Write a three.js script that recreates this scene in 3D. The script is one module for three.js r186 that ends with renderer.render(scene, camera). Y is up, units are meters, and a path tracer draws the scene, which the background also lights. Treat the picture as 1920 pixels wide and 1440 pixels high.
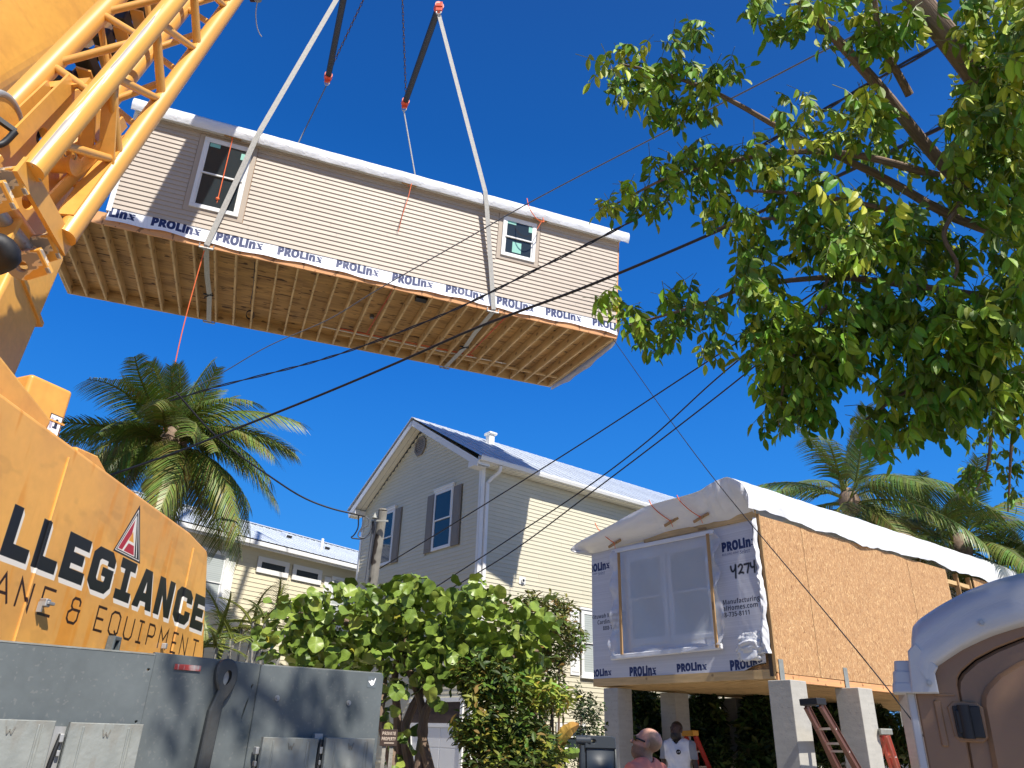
import * as THREE from 'three';
import { mergeGeometries, mergeVertices } from 'three/addons/utils/BufferGeometryUtils.js';
import { RoundedBoxGeometry } from 'three/addons/geometries/RoundedBoxGeometry.js';
import { MarchingCubes } from 'three/addons/objects/MarchingCubes.js';

// ---------- camera, sky, sun, exposure ----------
const scene = new THREE.Scene();
const W0 = 1024, H0 = 768;
const F = 1395.555, PITCH = 0.441594, ROLL = 0.03145;           // focal length in photo pixels (1920 wide), tilt up, roll
const EYE = new THREE.Vector3(0, 1.6, 0);
const camera = new THREE.PerspectiveCamera(54.5806, 4 / 3, 0.05, 2000);
camera.position.copy(EYE);
camera.rotation.set(PITCH, 0, ROLL);
const renderer = new THREE.WebGLRenderer({ antialias: true });
renderer.setSize(W0, H0);
renderer.toneMapping = THREE.LinearToneMapping;
const EXPO = 1.42;
renderer.toneMappingExposure = EXPO;
renderer.shadowMap.enabled = true;

const rad = (d) => d * Math.PI / 180;
const SUN_AZ = 141.5, SUN_EL = 56.5;
const sunDir = new THREE.Vector3(Math.sin(rad(SUN_AZ)) * Math.cos(rad(SUN_EL)), Math.sin(rad(SUN_EL)), -Math.cos(rad(SUN_AZ)) * Math.cos(rad(SUN_EL)));
const sun = new THREE.DirectionalLight(new THREE.Color().setRGB(1, 0.945, 0.85), 5);
sun.position.copy(sunDir).multiplyScalar(80); sun.target.position.set(0, 4, -12);
sun.castShadow = true; sun.shadow.mapSize.set(4096, 4096);
Object.assign(sun.shadow.camera, { left: -34, right: 34, top: 34, bottom: -34, near: 1, far: 200 });
scene.add(sun, sun.target);
{ // clear deep-blue sky, paler towards the horizon and round the sun
  const w = 512, h = 256, d = new Float32Array(w * h * 4);
  const stops = [[0, .17, .43, .90], [6, .075, .35, .88], [12, .046, .31, .88], [18, .027, .25, .81], [26, .013, .182, .69], [43, .0042, .108, .45], [55, .003, .082, .36], [90, .002, .06, .28]];
  for (let j = 0; j < h; j++) {
    const el = ((j + .5) / h - .5) * 180, e = Math.max(0, el);
    let k = 0; while (k < stops.length - 2 && e > stops[k + 1][0]) k++;
    const a = stops[k], b = stops[k + 1], t = Math.min(1, (e - a[0]) / (b[0] - a[0]));
    for (let i = 0; i < w; i++) {
      const az = ((i + .5) / w - .5) * 2 * Math.PI, y = Math.sin(rad(el)), c = Math.cos(rad(el));
      const dot = c * Math.cos(az) * sunDir.x + y * sunDir.y + c * Math.sin(az) * sunDir.z, ang = Math.acos(Math.min(1, Math.max(-1, dot))) * 180 / Math.PI;
      const g = 1.4 * Math.exp(-ang / 8) + .12 * Math.exp(-ang / 26), o = (j * w + i) * 4;
      const glow = [1, .97, .9];
      for (let q = 0; q < 3; q++) d[o + q] = (a[q + 1] + (b[q + 1] - a[q + 1]) * t + g * glow[q]) / EXPO;
      d[o + 3] = 1;
    }
  }
  const sky = new THREE.DataTexture(d, w, h, THREE.RGBAFormat, THREE.FloatType);
  sky.mapping = THREE.EquirectangularReflectionMapping; sky.magFilter = sky.minFilter = THREE.LinearFilter; sky.wrapS = THREE.RepeatWrapping; sky.needsUpdate = true;
  scene.background = sky; scene.environment = sky;
}

// ---------- helpers ----------
let seed = 7;
const srand = (s) => { seed = s >>> 0; };
const rnd = () => { seed = (seed + 0x6d2b79f5) | 0; let t = Math.imul(seed ^ (seed >>> 15), 1 | seed); t = (t + Math.imul(t ^ (t >>> 7), 61 | t)) ^ t; return ((t ^ (t >>> 14)) >>> 0) / 4294967296; };
const rr = (a, b) => a + (b - a) * rnd();
const V = (x, y, z) => new THREE.Vector3(x, y, z);
const camM = new THREE.Matrix4().makeRotationFromEuler(new THREE.Euler(PITCH, 0, ROLL));
const ray = (u, v) => V((u - 960) / F, -(v - 720) / F, -1).transformDirection(camM);
const at = (u, v, dist) => ray(u, v).multiplyScalar(dist).add(EYE);   // a point seen at a photo pixel, so many metres away
const used = {};
const numbered = (n) => { used[n] = (used[n] ?? -1) + 1; return used[n] ? n + '_' + String(used[n]).padStart(3, '0') : n; };
function tag(o, label, category, group, kind) {
  if (label) o.userData.label = label; if (category) o.userData.category = category; if (group) o.userData.group = group; if (kind) o.userData.kind = kind; return o;
}
function thing(name, label, category, p = V(0, 0, 0), group) { const o = new THREE.Group(); o.name = numbered(name); o.position.copy(p); scene.add(o); return tag(o, label, category, group); }
function part(name, geo, mat, parent, p, r) {
  const m = new THREE.Mesh(geo, mat); m.castShadow = m.receiveShadow = true;
  m.name = parent === scene ? numbered(name) : name; if (p) m.position.copy(p); if (r) m.rotation.set(...r); parent.add(m); return m;
}
// names inside a thing are numbered per parent at the end
function flat(g) { const n = g.index ? g.toNonIndexed() : g; return n; }
// box-projected uv in metres
function uvm(g, s = 1) {
  g = flat(g); if (!g.attributes.normal) g.computeVertexNormals();
  const p = g.attributes.position, n = g.attributes.normal, uv = new Float32Array(p.count * 2), a = V(), b = V(), c = V();
  for (let i = 0; i < p.count; i += 3) {
    a.fromBufferAttribute(p, i); b.fromBufferAttribute(p, i + 1); c.fromBufferAttribute(p, i + 2);
    const f = b.clone().sub(a).cross(c.clone().sub(a)), ax = Math.abs(f.x), ay = Math.abs(f.y), az = Math.abs(f.z);
    for (let k = 0; k < 3; k++) {
      const q = k === 0 ? a : k === 1 ? b : c, o = (i + k) * 2;
      if (az >= ax && az >= ay) { uv[o] = q.x * s; uv[o + 1] = q.y * s; } else if (ax >= ay) { uv[o] = q.z * s; uv[o + 1] = q.y * s; } else { uv[o] = q.x * s; uv[o + 1] = q.z * s; }
    }
  }
  g.setAttribute('uv', new THREE.BufferAttribute(uv, 2)); return g;
}
const strip = (g) => { for (const k of Object.keys(g.attributes)) if (!['position', 'normal', 'uv'].includes(k)) g.deleteAttribute(k); return g; };
const merge = (list) => mergeGeometries(list.map((g) => strip(flat(g))));
const basis = (x, y, z) => new THREE.Matrix4().makeBasis(x, y, z);
function boxG(w, h, d, x = 0, y = 0, z = 0, b = 0) {
  const g = b ? new RoundedBoxGeometry(w, h, d, 1, b) : new THREE.BoxGeometry(w, h, d); return uvm(g.translate(x, y, z));
}
const span = (x0, x1, y0, y1, z0, z1, b = 0) => boxG(x1 - x0, y1 - y0, z1 - z0, (x0 + x1) / 2, (y0 + y1) / 2, (z0 + z1) / 2, b);
function axisM(p, q, up) { // z along p->q
  const z = q.clone().sub(p).normalize(); up = (up ?? (Math.abs(z.y) > .9 ? V(1, 0, 0) : V(0, 1, 0)));
  const x = up.clone().cross(z).normalize(), y = z.clone().cross(x); return basis(x, y, z).setPosition(p.clone().add(q).multiplyScalar(.5));
}
function barG(p, q, w, h, up, b = 0) { // bar from p to q: w across, h along up
  const L = p.distanceTo(q), g = b ? new RoundedBoxGeometry(w, h, L, 1, b) : new THREE.BoxGeometry(w, h, L); return uvm(g).applyMatrix4(axisM(p, q, up));
}
function tubeG(p, q, r, r2 = r, seg = 10) { const L = p.distanceTo(q), g = new THREE.CylinderGeometry(r2, r, L, seg, 1); g.rotateX(Math.PI / 2); return flat(g).applyMatrix4(axisM(p, q)); }
function pathG(pts, r, seg = 40, rs = 8) { return flat(new THREE.TubeGeometry(new THREE.CatmullRomCurve3(pts), seg, r, rs)); }
function taperG(pts, r0, r1, seg = 16, rs = 8) { // tapered limb
  const c = new THREE.CatmullRomCurve3(pts), g = new THREE.TubeGeometry(c, seg, 1, rs), p = g.attributes.position;
  for (let i = 0; i <= seg; i++) { const o = c.getPointAt(i / seg), r = r0 + (r1 - r0) * i / seg; for (let j = 0; j <= rs; j++) { const k = i * (rs + 1) + j, v = V().fromBufferAttribute(p, k).sub(o).multiplyScalar(r).add(o); p.setXYZ(k, v.x, v.y, v.z); } }
  g.computeVertexNormals(); return flat(g);
}
function extr(shape, depth, bevel = 0, seg = 12) { return uvm(new THREE.ExtrudeGeometry(shape, { depth, bevelEnabled: bevel > 0, bevelSize: bevel, bevelThickness: bevel, bevelSegments: 1, curveSegments: seg })); }
function poly(pts) { const s = new THREE.Shape(); pts.forEach(([x, y], i) => (i ? s.lineTo(x, y) : s.moveTo(x, y))); s.closePath(); return s; }
function hole(shape, x, y, rx, ry = rx, rot = 0) { const h = new THREE.Path(); h.absellipse(x, y, rx, ry, 0, Math.PI * 2, true, rot); shape.holes.push(h); return shape; }
class Tri { // loose triangles with colours
  constructor() { this.p = []; this.c = []; this.u = []; }
  t(a, b, c, col, ua = [0, 0], ub = [1, 0], uc = [0, 1]) { this.p.push(a.x, a.y, a.z, b.x, b.y, b.z, c.x, c.y, c.z); if (col) for (let i = 0; i < 3; i++) this.c.push(...col); this.u.push(...ua, ...ub, ...uc); }
  q(a, b, c, d, col, ua = [0, 0], ub = [1, 0], uc = [1, 1], ud = [0, 1]) { this.t(a, b, c, col, ua, ub, uc); this.t(a, c, d, col, ua, uc, ud); }
  g() { const g = new THREE.BufferGeometry(); g.setAttribute('position', new THREE.Float32BufferAttribute(this.p, 3)); if (this.c.length) g.setAttribute('color', new THREE.Float32BufferAttribute(this.c, 3)); g.setAttribute('uv', new THREE.Float32BufferAttribute(this.u, 2)); g.computeVertexNormals(); return g; }
}
function sheetG(nu, nv, f, uvf) { // smooth grid surface f(u,v)
  const pos = [], uv = [], idx = [];
  for (let j = 0; j <= nv; j++) for (let i = 0; i <= nu; i++) { const p = f(i / nu, j / nv); pos.push(p.x, p.y, p.z); const q = uvf ? uvf(i / nu, j / nv) : [i / nu, j / nv]; uv.push(...q); }
  for (let j = 0; j < nv; j++) for (let i = 0; i < nu; i++) { const a = j * (nu + 1) + i, b = a + 1, c = a + nu + 1, d = c + 1; idx.push(a, b, d, a, d, c); }
  const g = new THREE.BufferGeometry(); g.setAttribute('position', new THREE.Float32BufferAttribute(pos, 3)); g.setAttribute('uv', new THREE.Float32BufferAttribute(uv, 2)); g.setIndex(idx); g.computeVertexNormals(); return g;
}
// ---------- noise and textures ----------
const perm = (() => { srand(99); return Float32Array.from({ length: 65536 }, rnd); })();
const hsh = (x, y, s, P) => perm[((((x % P) + P) % P) * 157 + (((y % P) + P) % P) * 1913 + s * 7919) & 65535];
function vn(x, y, P, s = 0) { const i = Math.floor(x), j = Math.floor(y); let u = x - i, v = y - j; u = u * u * (3 - 2 * u); v = v * v * (3 - 2 * v); const a = hsh(i, j, s, P), b = hsh(i + 1, j, s, P), c = hsh(i, j + 1, s, P), d = hsh(i + 1, j + 1, s, P); return a + (b - a) * u + (c - a) * v + (a - b - c + d) * u * v; }
function fbm(x, y, P, o = 4, s = 0) { let r = 0, a = .5, f = 1; for (let i = 0; i < o; i++) { r += a * vn(x * f, y * f, P * f, s + i); f *= 2; a *= .5; } return r / (1 - Math.pow(.5, o)); }
function tex(n, f, srgb = true, m = n) { // f(u,v) -> [r,g,b] 0..1 (or a number)
  const d = new Uint8Array(n * m * 4);
  for (let j = 0; j < m; j++) for (let i = 0; i < n; i++) { const c = f(i / n, j / m), o = (j * n + i) * 4; if (typeof c === 'number') d[o] = d[o + 1] = d[o + 2] = c * 255; else { d[o] = c[0] * 255; d[o + 1] = c[1] * 255; d[o + 2] = c[2] * 255; } d[o + 3] = 255; }
  const t = new THREE.DataTexture(d, n, m); t.wrapS = t.wrapT = THREE.RepeatWrapping; t.magFilter = t.minFilter = THREE.LinearFilter; if (srgb) t.colorSpace = THREE.SRGBColorSpace; t.needsUpdate = true; return t;
}
const rep = (t, x = 1, y = x) => { const c = t.clone(); c.repeat.set(x, y); c.needsUpdate = true; return c; };
const toS = (l) => l <= .0031308 ? 12.92 * l : 1.055 * Math.pow(l, 1 / 2.4) - .055;
const mixc = (a, b, t) => a.map((x, i) => x + (b[i] - x) * t);
const cl = (x) => Math.max(0, Math.min(1, x));
const sm = (a, b, x) => { const t = cl((x - a) / (b - a)); return t * t * (3 - 2 * t); };
const lin = (c) => c.map((x) => toS(cl(x)));  // linear reflectance to texture value
const M = (o) => { const c = o.c; delete o.c; const m = (o.clearcoat || o.transmission || o.sheen) ? new THREE.MeshPhysicalMaterial({ roughness: .7, ...o }) : new THREE.MeshStandardMaterial({ roughness: .7, ...o }); if (c) m.color.setRGB(...c); m.side = THREE.DoubleSide; return m; };
const nGray = tex(256, (u, v) => .5 + .5 * (fbm(u * 8, v * 8, 8, 5) - .5) * 1.6, false);
const nSpeck = tex(512, (u, v) => cl(.35 + .65 * fbm(u * 40, v * 40, 40, 3, 5)), false);
function paint(base, dirt, amt = .25, s = 3) { return tex(512, (u, v) => { const n = fbm(u * 4, v * 4, 4, 5, s), f = fbm(u * 40, v * 40, 40, 2, s + 9), st = fbm(u * 24, v * 3, 24, 3, s + 20); const k = sm(.45, .8, n) * amt + sm(.62, .8, st) * amt * .6; return lin(mixc(base.map((c) => c * (.93 + .14 * f)), dirt, cl(k))); }); }
const MAT = {};
MAT.yellow = M({ map: rep(paint([.74, .375, .072], [.46, .20, .05], .25), .6), roughness: .38, clearcoat: .25, clearcoatRoughness: .3 });
MAT.yellowWorn = M({ map: rep(tex(512, (u, v) => { const n = fbm(u * 10, v * 5, 10, 5, 31), f = fbm(u * 40, v * 40, 40, 2, 40); if (n > .625) return lin(n > .66 ? [.30, .26, .22] : [.75, .6, .4]); return lin([.74 * (.92 + .16 * f), .375 * (.92 + .16 * f), .07]); }), .9), roughness: .42 });
MAT.black = M({ c: [.012, .012, .013], roughness: .55 });
MAT.rubber = M({ c: [.010, .010, .012], roughness: .6 });
MAT.steel = M({ map: rep(tex(256, (u, v) => { const n = fbm(u * 6, v * 6, 6, 5, 12), r = sm(.62, .75, fbm(u * 12, v * 12, 12, 3, 17)); return lin(mixc([.30 + .2 * n, .30 + .2 * n, .29 + .2 * n], [.22, .12, .07], r * .5)); }), 1.2), metalness: .55, roughness: .5 });
MAT.galv = M({ map: rep(tex(512, (u, v) => { const n = fbm(u * 7, v * 7, 7, 5, 22), s = fbm(u * 30, v * 4, 30, 3, 26), b = sm(.6, .8, fbm(u * 5, v * 5, 5, 3, 28)); return lin(mixc(mixc([.20, .215, .20], [.33, .34, .31], n), [.2, .17, .13], b * .5 + .3 * sm(.6, .8, s))); }), 1.7), metalness: .2, roughness: .5, bumpMap: rep(nGray, 6), bumpScale: .002 });
MAT.greyPaint = M({ map: rep(tex(512, (u, v) => { const n = fbm(u * 5, v * 5, 5, 5, 52), f = fbm(u * 60, v * 60, 60, 2, 55), s = sm(.76, .80, fbm(u * 110, v * 110, 110, 2, 58)); return lin(mixc([.105, .120, .122].map((c) => c * (.8 + .4 * n) * (.93 + .14 * f)), [.2, .2, .19], s * .35)); }), .8), roughness: .5 });
MAT.wood = M({ map: rep(tex(512, (u, v) => { const g = fbm(u * 4, v * 60, 60, 3, 62), k = sm(.72, .8, fbm(u * 6, v * 12, 12, 2, 66)), n = fbm(u * 3, v * 3, 3, 4, 68); return lin(mixc([.60 * (.8 + .35 * g), .41 * (.8 + .35 * g), .20 * (.75 + .4 * g)].map((c) => c * (.8 + .4 * n)), [.16, .085, .035], k * .7)); }), .7), roughness: .8 });
MAT.woodV = M({ map: rep(tex(512, (u, v) => { const g = fbm(u * 60, v * 4, 60, 3, 62), k = sm(.74, .8, fbm(u * 12, v * 6, 12, 2, 66)), n = fbm(u * 3, v * 3, 3, 4, 68); return lin(mixc([.42 * (.8 + .35 * g), .255 * (.8 + .35 * g), .115 * (.75 + .4 * g)].map((c) => c * (.8 + .4 * n)), [.16, .085, .035], k * .7)); }), .7), roughness: .8 });
MAT.rim = M({ map: rep(tex(256, (u, v) => { const g = fbm(u * 3, v * 40, 40, 3, 72), k = sm(.68, .8, fbm(u * 24, v * 8, 24, 2, 76)); return lin(mixc([.66 * (.8 + .35 * g), .33 * (.8 + .35 * g), .14], [.17, .08, .03], k * .8)); }), .8, 1.5), roughness: .75 });
MAT.ply = M({ map: rep(tex(1024, (u, v) => { const g = fbm(u * 5, v * 64, 64, 4, 82), n = fbm(u * 3, v * 5, 15, 4, 85), kx = fbm(u * 10, v * 40, 40, 2, 88), k = sm(.74, .79, kx), h = sm(.55, .75, fbm(u * 5, v * 16, 80, 3, 91)); return lin(mixc(mixc([.54 * (.72 + .5 * g), .325 * (.72 + .5 * g), .125 * (.7 + .5 * g)].map((c) => c * (.72 + .5 * n)), [.20, .105, .04], h * .55), [.09, .04, .015], k)); }), .42, .42), roughness: .8 });
MAT.osb = M({ map: null, roughness: .8 });
{ // OSB: thousands of flakes, mostly upright
  const n = 1024, cv = document.createElement('canvas'); cv.width = cv.height = n; const x = cv.getContext('2d');
  x.fillStyle = 'rgb(172,135,96)'; x.fillRect(0, 0, n, n); srand(1234);
  for (let i = 0; i < 16000; i++) {
    const a = (rnd() + rnd() + rnd() - 1.5) * 1.1, l = rr(9, 42), w = rr(1.8, 6), t = rnd(), cx = rnd() * n, cy = rnd() * n;
    const c = t < .08 ? [226, 192, 140] : t < .24 ? [198, 156, 108] : t < .70 ? [177, 134, 90] : t < .92 ? [158, 116, 74] : [120, 82, 50];
    const j = rr(-7, 7); x.fillStyle = `rgba(${c[0] + j | 0},${c[1] + j | 0},${c[2] + j | 0},.85)`;
    for (const ox of [0, n, -n]) for (const oy of [0, n, -n]) { if (cx + ox < -40 || cx + ox > n + 40 || cy + oy < -40 || cy + oy > n + 40) continue; x.save(); x.translate(cx + ox, cy + oy); x.rotate(a); x.beginPath(); x.moveTo(-w / 2, -l / 2); x.lineTo(w * .4, -l * .46); x.lineTo(w / 2, l * .42); x.lineTo(-w * .3, l / 2); x.closePath(); x.fill(); x.restore(); }
  }
  const t = new THREE.CanvasTexture(cv); t.colorSpace = THREE.SRGBColorSpace; t.wrapS = t.wrapT = THREE.RepeatWrapping; t.repeat.set(.5, .5); MAT.osb.map = t;
}
const vinyl = (c, s, f = .1) => M({ map: rep(tex(256, (u, v) => { const g = fbm(u * 4, v * 40, 40, 3, s), n = fbm(u * 3, v * 3, 3, 4, s + 4); return lin(c.map((q) => q * (1 - f + f * g + f * n))); }), .5, .5), roughness: .55, bumpMap: rep(tex(256, (u, v) => fbm(u * 4, v * 60, 60, 3, s + 9), false), .5, 1), bumpScale: .0006 });
MAT.tan = vinyl([.45, .38, .31], 102); MAT.tanTrim = M({ c: [.40, .33, .26], roughness: .6 });
MAT.cream = vinyl([.58, .54, .41], 112, .07); MAT.cream2 = vinyl([.66, .60, .43], 118, .07);
MAT.white = M({ map: rep(tex(256, (u, v) => lin([.78, .78, .76].map((c) => c * (.9 + .1 * fbm(u * 5, v * 5, 5, 4, 130))))), .6), roughness: .5 });
MAT.soffit = M({ map: rep(tex(128, (u, v) => { const g = (u * 6) % 1 < .08 ? .55 : 1; return lin([.80 * g, .77 * g, .66 * g]); }), 1), roughness: .6 });
MAT.plastic = M({ map: rep(tex(256, (u, v) => lin([.80, .81, .83].map((c) => c * (.9 + .12 * fbm(u * 6, v * 6, 6, 4, 140))))), .5), roughness: .38, transmission: .10, bumpMap: rep(tex(512, (u, v) => { const a = fbm(u * 5 + 2 * fbm(u * 4, v * 4, 4, 2, 144), v * 5, 1000, 4, 141), r = 1 - Math.abs(2 * fbm(u * 9, v * 4, 36, 3, 146) - 1); return .5 * a + .5 * r; }, false), .6), bumpScale: .010 });
MAT.film = M({ c: [.80, .82, .87], roughness: .22, transmission: .62, bumpMap: MAT.plastic.bumpMap, bumpScale: .004 });
const roofTex = tex(256, (u, v) => lin([.70, .74, .79].map((c) => c * (.86 + .2 * fbm(u * 6, v * 6, 6, 4, 150)))));
MAT.roof = M({ map: rep(roofTex, .5), metalness: .3, roughness: .36 });
MAT.glass = M({ c: [.025, .035, .042], roughness: .06, metalness: 0 });
MAT.glassPale = M({ map: rep(tex(128, (u, v) => { const s = (v * 18) % 1 < .22 ? .75 : 1; return lin([.42 * s, .46 * s, .45 * s]); }), 1, 1), roughness: .12 });
MAT.sticker = M({ c: [.22, .50, .42], roughness: .6 });
MAT.shutter = M({ c: [.20, .175, .145], roughness: .65 });
MAT.shutterW = M({ c: [.74, .74, .72], roughness: .6 });
MAT.concrete = M({ map: rep(tex(512, (u, v) => { const n = fbm(u * 5, v * 5, 5, 5, 160), h = fbm(u * 2, v * 40, 40, 2, 164), p = sm(.80, .84, fbm(u * 60, v * 60, 60, 2, 166)); return lin(mixc([.40, .385, .345].map((c) => c * (.80 + .26 * n + .12 * h)), [.2, .2, .2], p * .4)); }), .7), roughness: .9, bumpMap: rep(nGray, 4), bumpScale: .002 });
MAT.strap = M({ map: rep(tex(128, (u, v) => lin([.42, .41, .38].map((c) => c * (.75 + .4 * fbm(u * 16, v * 16, 16, 3, 170))))), 3), roughness: .85 });
MAT.red = M({ c: [.62, .075, .025], roughness: .5 });
MAT.orange = M({ c: [.80, .155, .045], roughness: .7 });
MAT.wire = M({ c: [.009, .009, .013], roughness: .5 });
MAT.wireGrey = M({ c: [.11, .12, .14], roughness: .5 });
MAT.bark = M({ map: rep(tex(256, (u, v) => { const n = fbm(u * 8, v * 8, 8, 5, 180); return lin(mixc([.10, .065, .045], [.30, .21, .15], n)); }), 3), roughness: .85, bumpMap: rep(nGray, 6), bumpScale: .006 });
MAT.barkGrey = M({ map: rep(tex(256, (u, v) => { const n = fbm(u * 20, v * 4, 20, 5, 184), k = sm(.64, .7, fbm(u * 12, v * 6, 12, 3, 188)); return lin(mixc(mixc([.13, .12, .10], [.40, .38, .33], n), [.05, .04, .035], k)); }), 1.5, .5), roughness: .9, bumpMap: rep(nGray, 4), bumpScale: .008 });
MAT.brown = M({ map: rep(tex(256, (u, v) => lin([.225, .128, .070].map((c) => c * (.88 + .2 * fbm(u * 5, v * 5, 5, 4, 190))))), 1), roughness: .42, bumpMap: rep(nGray, 10), bumpScale: .0006 });
MAT.brownDark = M({ c: [.03, .018, .011], roughness: .6 });
MAT.roofGrey = M({ map: rep(tex(256, (u, v) => lin([.46, .46, .47].map((c) => c * (.88 + .2 * fbm(u * 5, v * 5, 5, 4, 196))))), 1), roughness: .36, bumpMap: rep(nGray, 8), bumpScale: .0006 });
const leafMat = (o = {}) => M({ vertexColors: true, roughness: .55, transmission: .17, thickness: 0, ior: 1.4, ...o });
MAT.leaf = leafMat({ roughness: .5, specularIntensity: .7 });
MAT.palm = leafMat({ roughness: .42, transmission: .22 });
MAT.dry = leafMat({ roughness: .8 });
// ---------- the ground ----------
{
  const g = new THREE.PlaneGeometry(900, 900, 1, 1).rotateX(-Math.PI / 2); const uv = g.attributes.uv; for (let i = 0; i < 4; i++) uv.setXY(i, uv.getX(i) * 900, uv.getY(i) * 900);
  const m = M({ map: rep(tex(512, (u, v) => { const n = fbm(u * 6, v * 6, 6, 5, 200), f = fbm(u * 80, v * 80, 80, 2, 205); return lin([.38, .335, .265].map((c) => c * (.7 + .4 * n) * (.85 + .3 * f))); }), .25), roughness: .95 });
  tag(part('ground', g, m, scene, V(0, 0, -40)), 'pale gravel and sand ground of the street and building lot', null, null, 'structure');
}
// ---------- siding, windows ----------
function boardG(h, t) { // one lap board, unit length along x, bottom edge proud by t, so that it throws its own shadow line
  const b = new Tri(), A = V(0, h + .012, .001), B = V(1, h + .012, .001), C = V(0, 0, t), D = V(1, 0, t), E = V(0, 0, -.01), G = V(1, 0, -.01);
  b.q(C, D, B, A, null, [0, 0], [3.6, 0], [3.6, h], [0, h]); b.q(E, G, D, C); b.t(A, E, C); b.t(B, D, G); return b.g();
}
function siding(wall, mats, x0, x1, y0, y1, reveal, thick, openings = [], seglen = 3.66, limit = null) {
  const geo = boardG(reveal, thick); let n = 0;
  for (let y = y0; y < y1 - .02; y += reveal) {
    const h = Math.min(reveal, y1 - y), yc = y + reveal * .5; let [a, b] = limit ? limit(yc) : [x0, x1]; if (b - a < .05) continue;
    let runs = [[a, b]];
    for (const o of openings) if (yc > o[2] && yc < o[3]) runs = runs.flatMap(([p, q]) => q <= o[0] || p >= o[1] ? [[p, q]] : [[p, o[0]], [o[1], q]]).filter(([p, q]) => q - p > .02);
    for (const [p, q] of runs) {
      let s = p, first = true;
      while (s < q - .02) { let e = Math.min(q, s + (first ? seglen * (.25 + .75 * hsh(n, 3, 77, 999)) : seglen)); if (q - e < .4) e = q; first = false; const m = part('siding_board', geo, mats[n++ % mats.length], wall); m.position.set(s + .0015, y, 0); m.scale.set(e - s - .003, h / reveal, 1); s = e; }
    }
  }
}
function tints(m, n, d) { return Array.from({ length: n }, (_, i) => { const c = m.clone(); c.color.setScalar(1 - d * i / n); return c; }); }
const TANS = tints(MAT.tan, 4, .07), CREAMS = tints(MAT.cream, 3, .05), CREAMS2 = tints(MAT.cream2, 3, .05);
// double-hung window standing on a wall; origin at its lower left outer corner, z outwards
function hung(parent, p, w, h, o = {}) {
  const g = new THREE.Group(); g.name = 'window'; g.position.copy(p); if (o.turn) g.rotation.y = o.turn; parent.add(g);
  const f = o.f ?? .055, d = o.d ?? .05, m = o.mat ?? MAT.white;
  part('frame', merge([span(0, w, 0, f, 0, d, .006), span(0, w, h - f, h, 0, d, .006), span(0, f, f, h - f, 0, d - .002, .006), span(w - f, w, f, h - f, 0, d - .002, .006)]), m, g);
  if (o.fixed) { part('pane', boxG(w - 2 * f, h - 2 * f, .01, w / 2, h / 2, .012), o.glass ?? MAT.glass, g); return g; }
  const s = .032, mid = h * (o.mid ?? .5);
  const sash = (y0, y1, z) => part('sash', merge([span(f, w - f, y0, y0 + s, z, z + .022), span(f, w - f, y1 - s, y1, z, z + .022), span(f, f + s, y0 + s, y1 - s, z, z + .02), span(w - f - s, w - f, y0 + s, y1 - s, z, z + .02)]), m, g);
  sash(f, mid + s / 2, .002); sash(mid - s / 2, h - f, .022);
  part('pane', boxG(w - 2 * f - 2 * s, mid - f - s * .5, .006, w / 2, (f + mid + s / 2) / 2, .008), o.glass ?? MAT.glass, g);
  part('pane', boxG(w - 2 * f - 2 * s, h - f - mid - s * .5, .006, w / 2, (mid - s / 2 + h - f) / 2, .028), o.glass ?? MAT.glass, g);
  if (o.stick) for (const [x, y, a, b, z] of o.stick) part('label', boxG(a, b, .003, x, y, z ?? .035), MAT.sticker, g);
  return g;
}
// printed building wrap
function brandText(x, size, sub) { // the wrap maker's word mark, drawn at the pen position
  x.fillStyle = '#16295c'; x.font = `bold ${size}px sans-serif`; x.textBaseline = 'alphabetic';
  const w0 = x.measureText('PROLin').width; x.save(); x.scale(.98, 1.12); x.lineWidth = size * .10; x.strokeStyle = x.fillStyle; x.fillText('PROLin', 0, 0); x.strokeText('PROLin', 0, 0); const ox = w0 * 1.01, k = size * .56;
  x.beginPath(); x.moveTo(ox, -k); x.lineTo(ox + k * .38, -k); x.lineTo(ox + k * 1.05, 0); x.lineTo(ox + k * .67, 0); x.closePath(); x.fill();
  for (let i = 0; i < 3; i++) { const y = -k + i * k * .36; x.beginPath(); x.moveTo(ox + k * (1.1 - .12 * i), y); x.lineTo(ox + k * (.62 - .3 * i), y); x.lineTo(ox + k * (.48 - .3 * i), y + k * .2); x.lineTo(ox + k * (.94 - .1 * i), y + k * .2); x.closePath(); x.fill(); }
  if (sub) { x.font = `${size * .26}px sans-serif`; x.fillText('BUILDING WRAP', 0, size * .36); x.font = `italic ${size * .42}px serif`; x.fillText('Select', size * 2.05, size * .46); }
  x.restore();
}
function canvasTex(w, h, draw) { const c = document.createElement('canvas'); c.width = w; c.height = h; const x = c.getContext('2d'); draw(x, w, h); const t = new THREE.CanvasTexture(c); t.colorSpace = THREE.SRGBColorSpace; t.wrapS = t.wrapT = THREE.RepeatWrapping; return t; }
const bandTex = canvasTex(512, 128, (x, w, h) => { x.fillStyle = '#eceef2'; x.fillRect(0, 0, w, h); x.save(); x.translate(14, 84); brandText(x, 98); x.restore(); x.strokeStyle = 'rgba(150,150,160,.35)'; for (let i = 0; i < 6; i++) { x.beginPath(); x.moveTo(380 + i * 22, 0); x.lineTo(360 + i * 30, 128); x.stroke(); } });
MAT.band = M({ map: bandTex, roughness: .55, bumpMap: rep(MAT.plastic.bumpMap, 1.2, .3), bumpScale: .012 });

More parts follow.
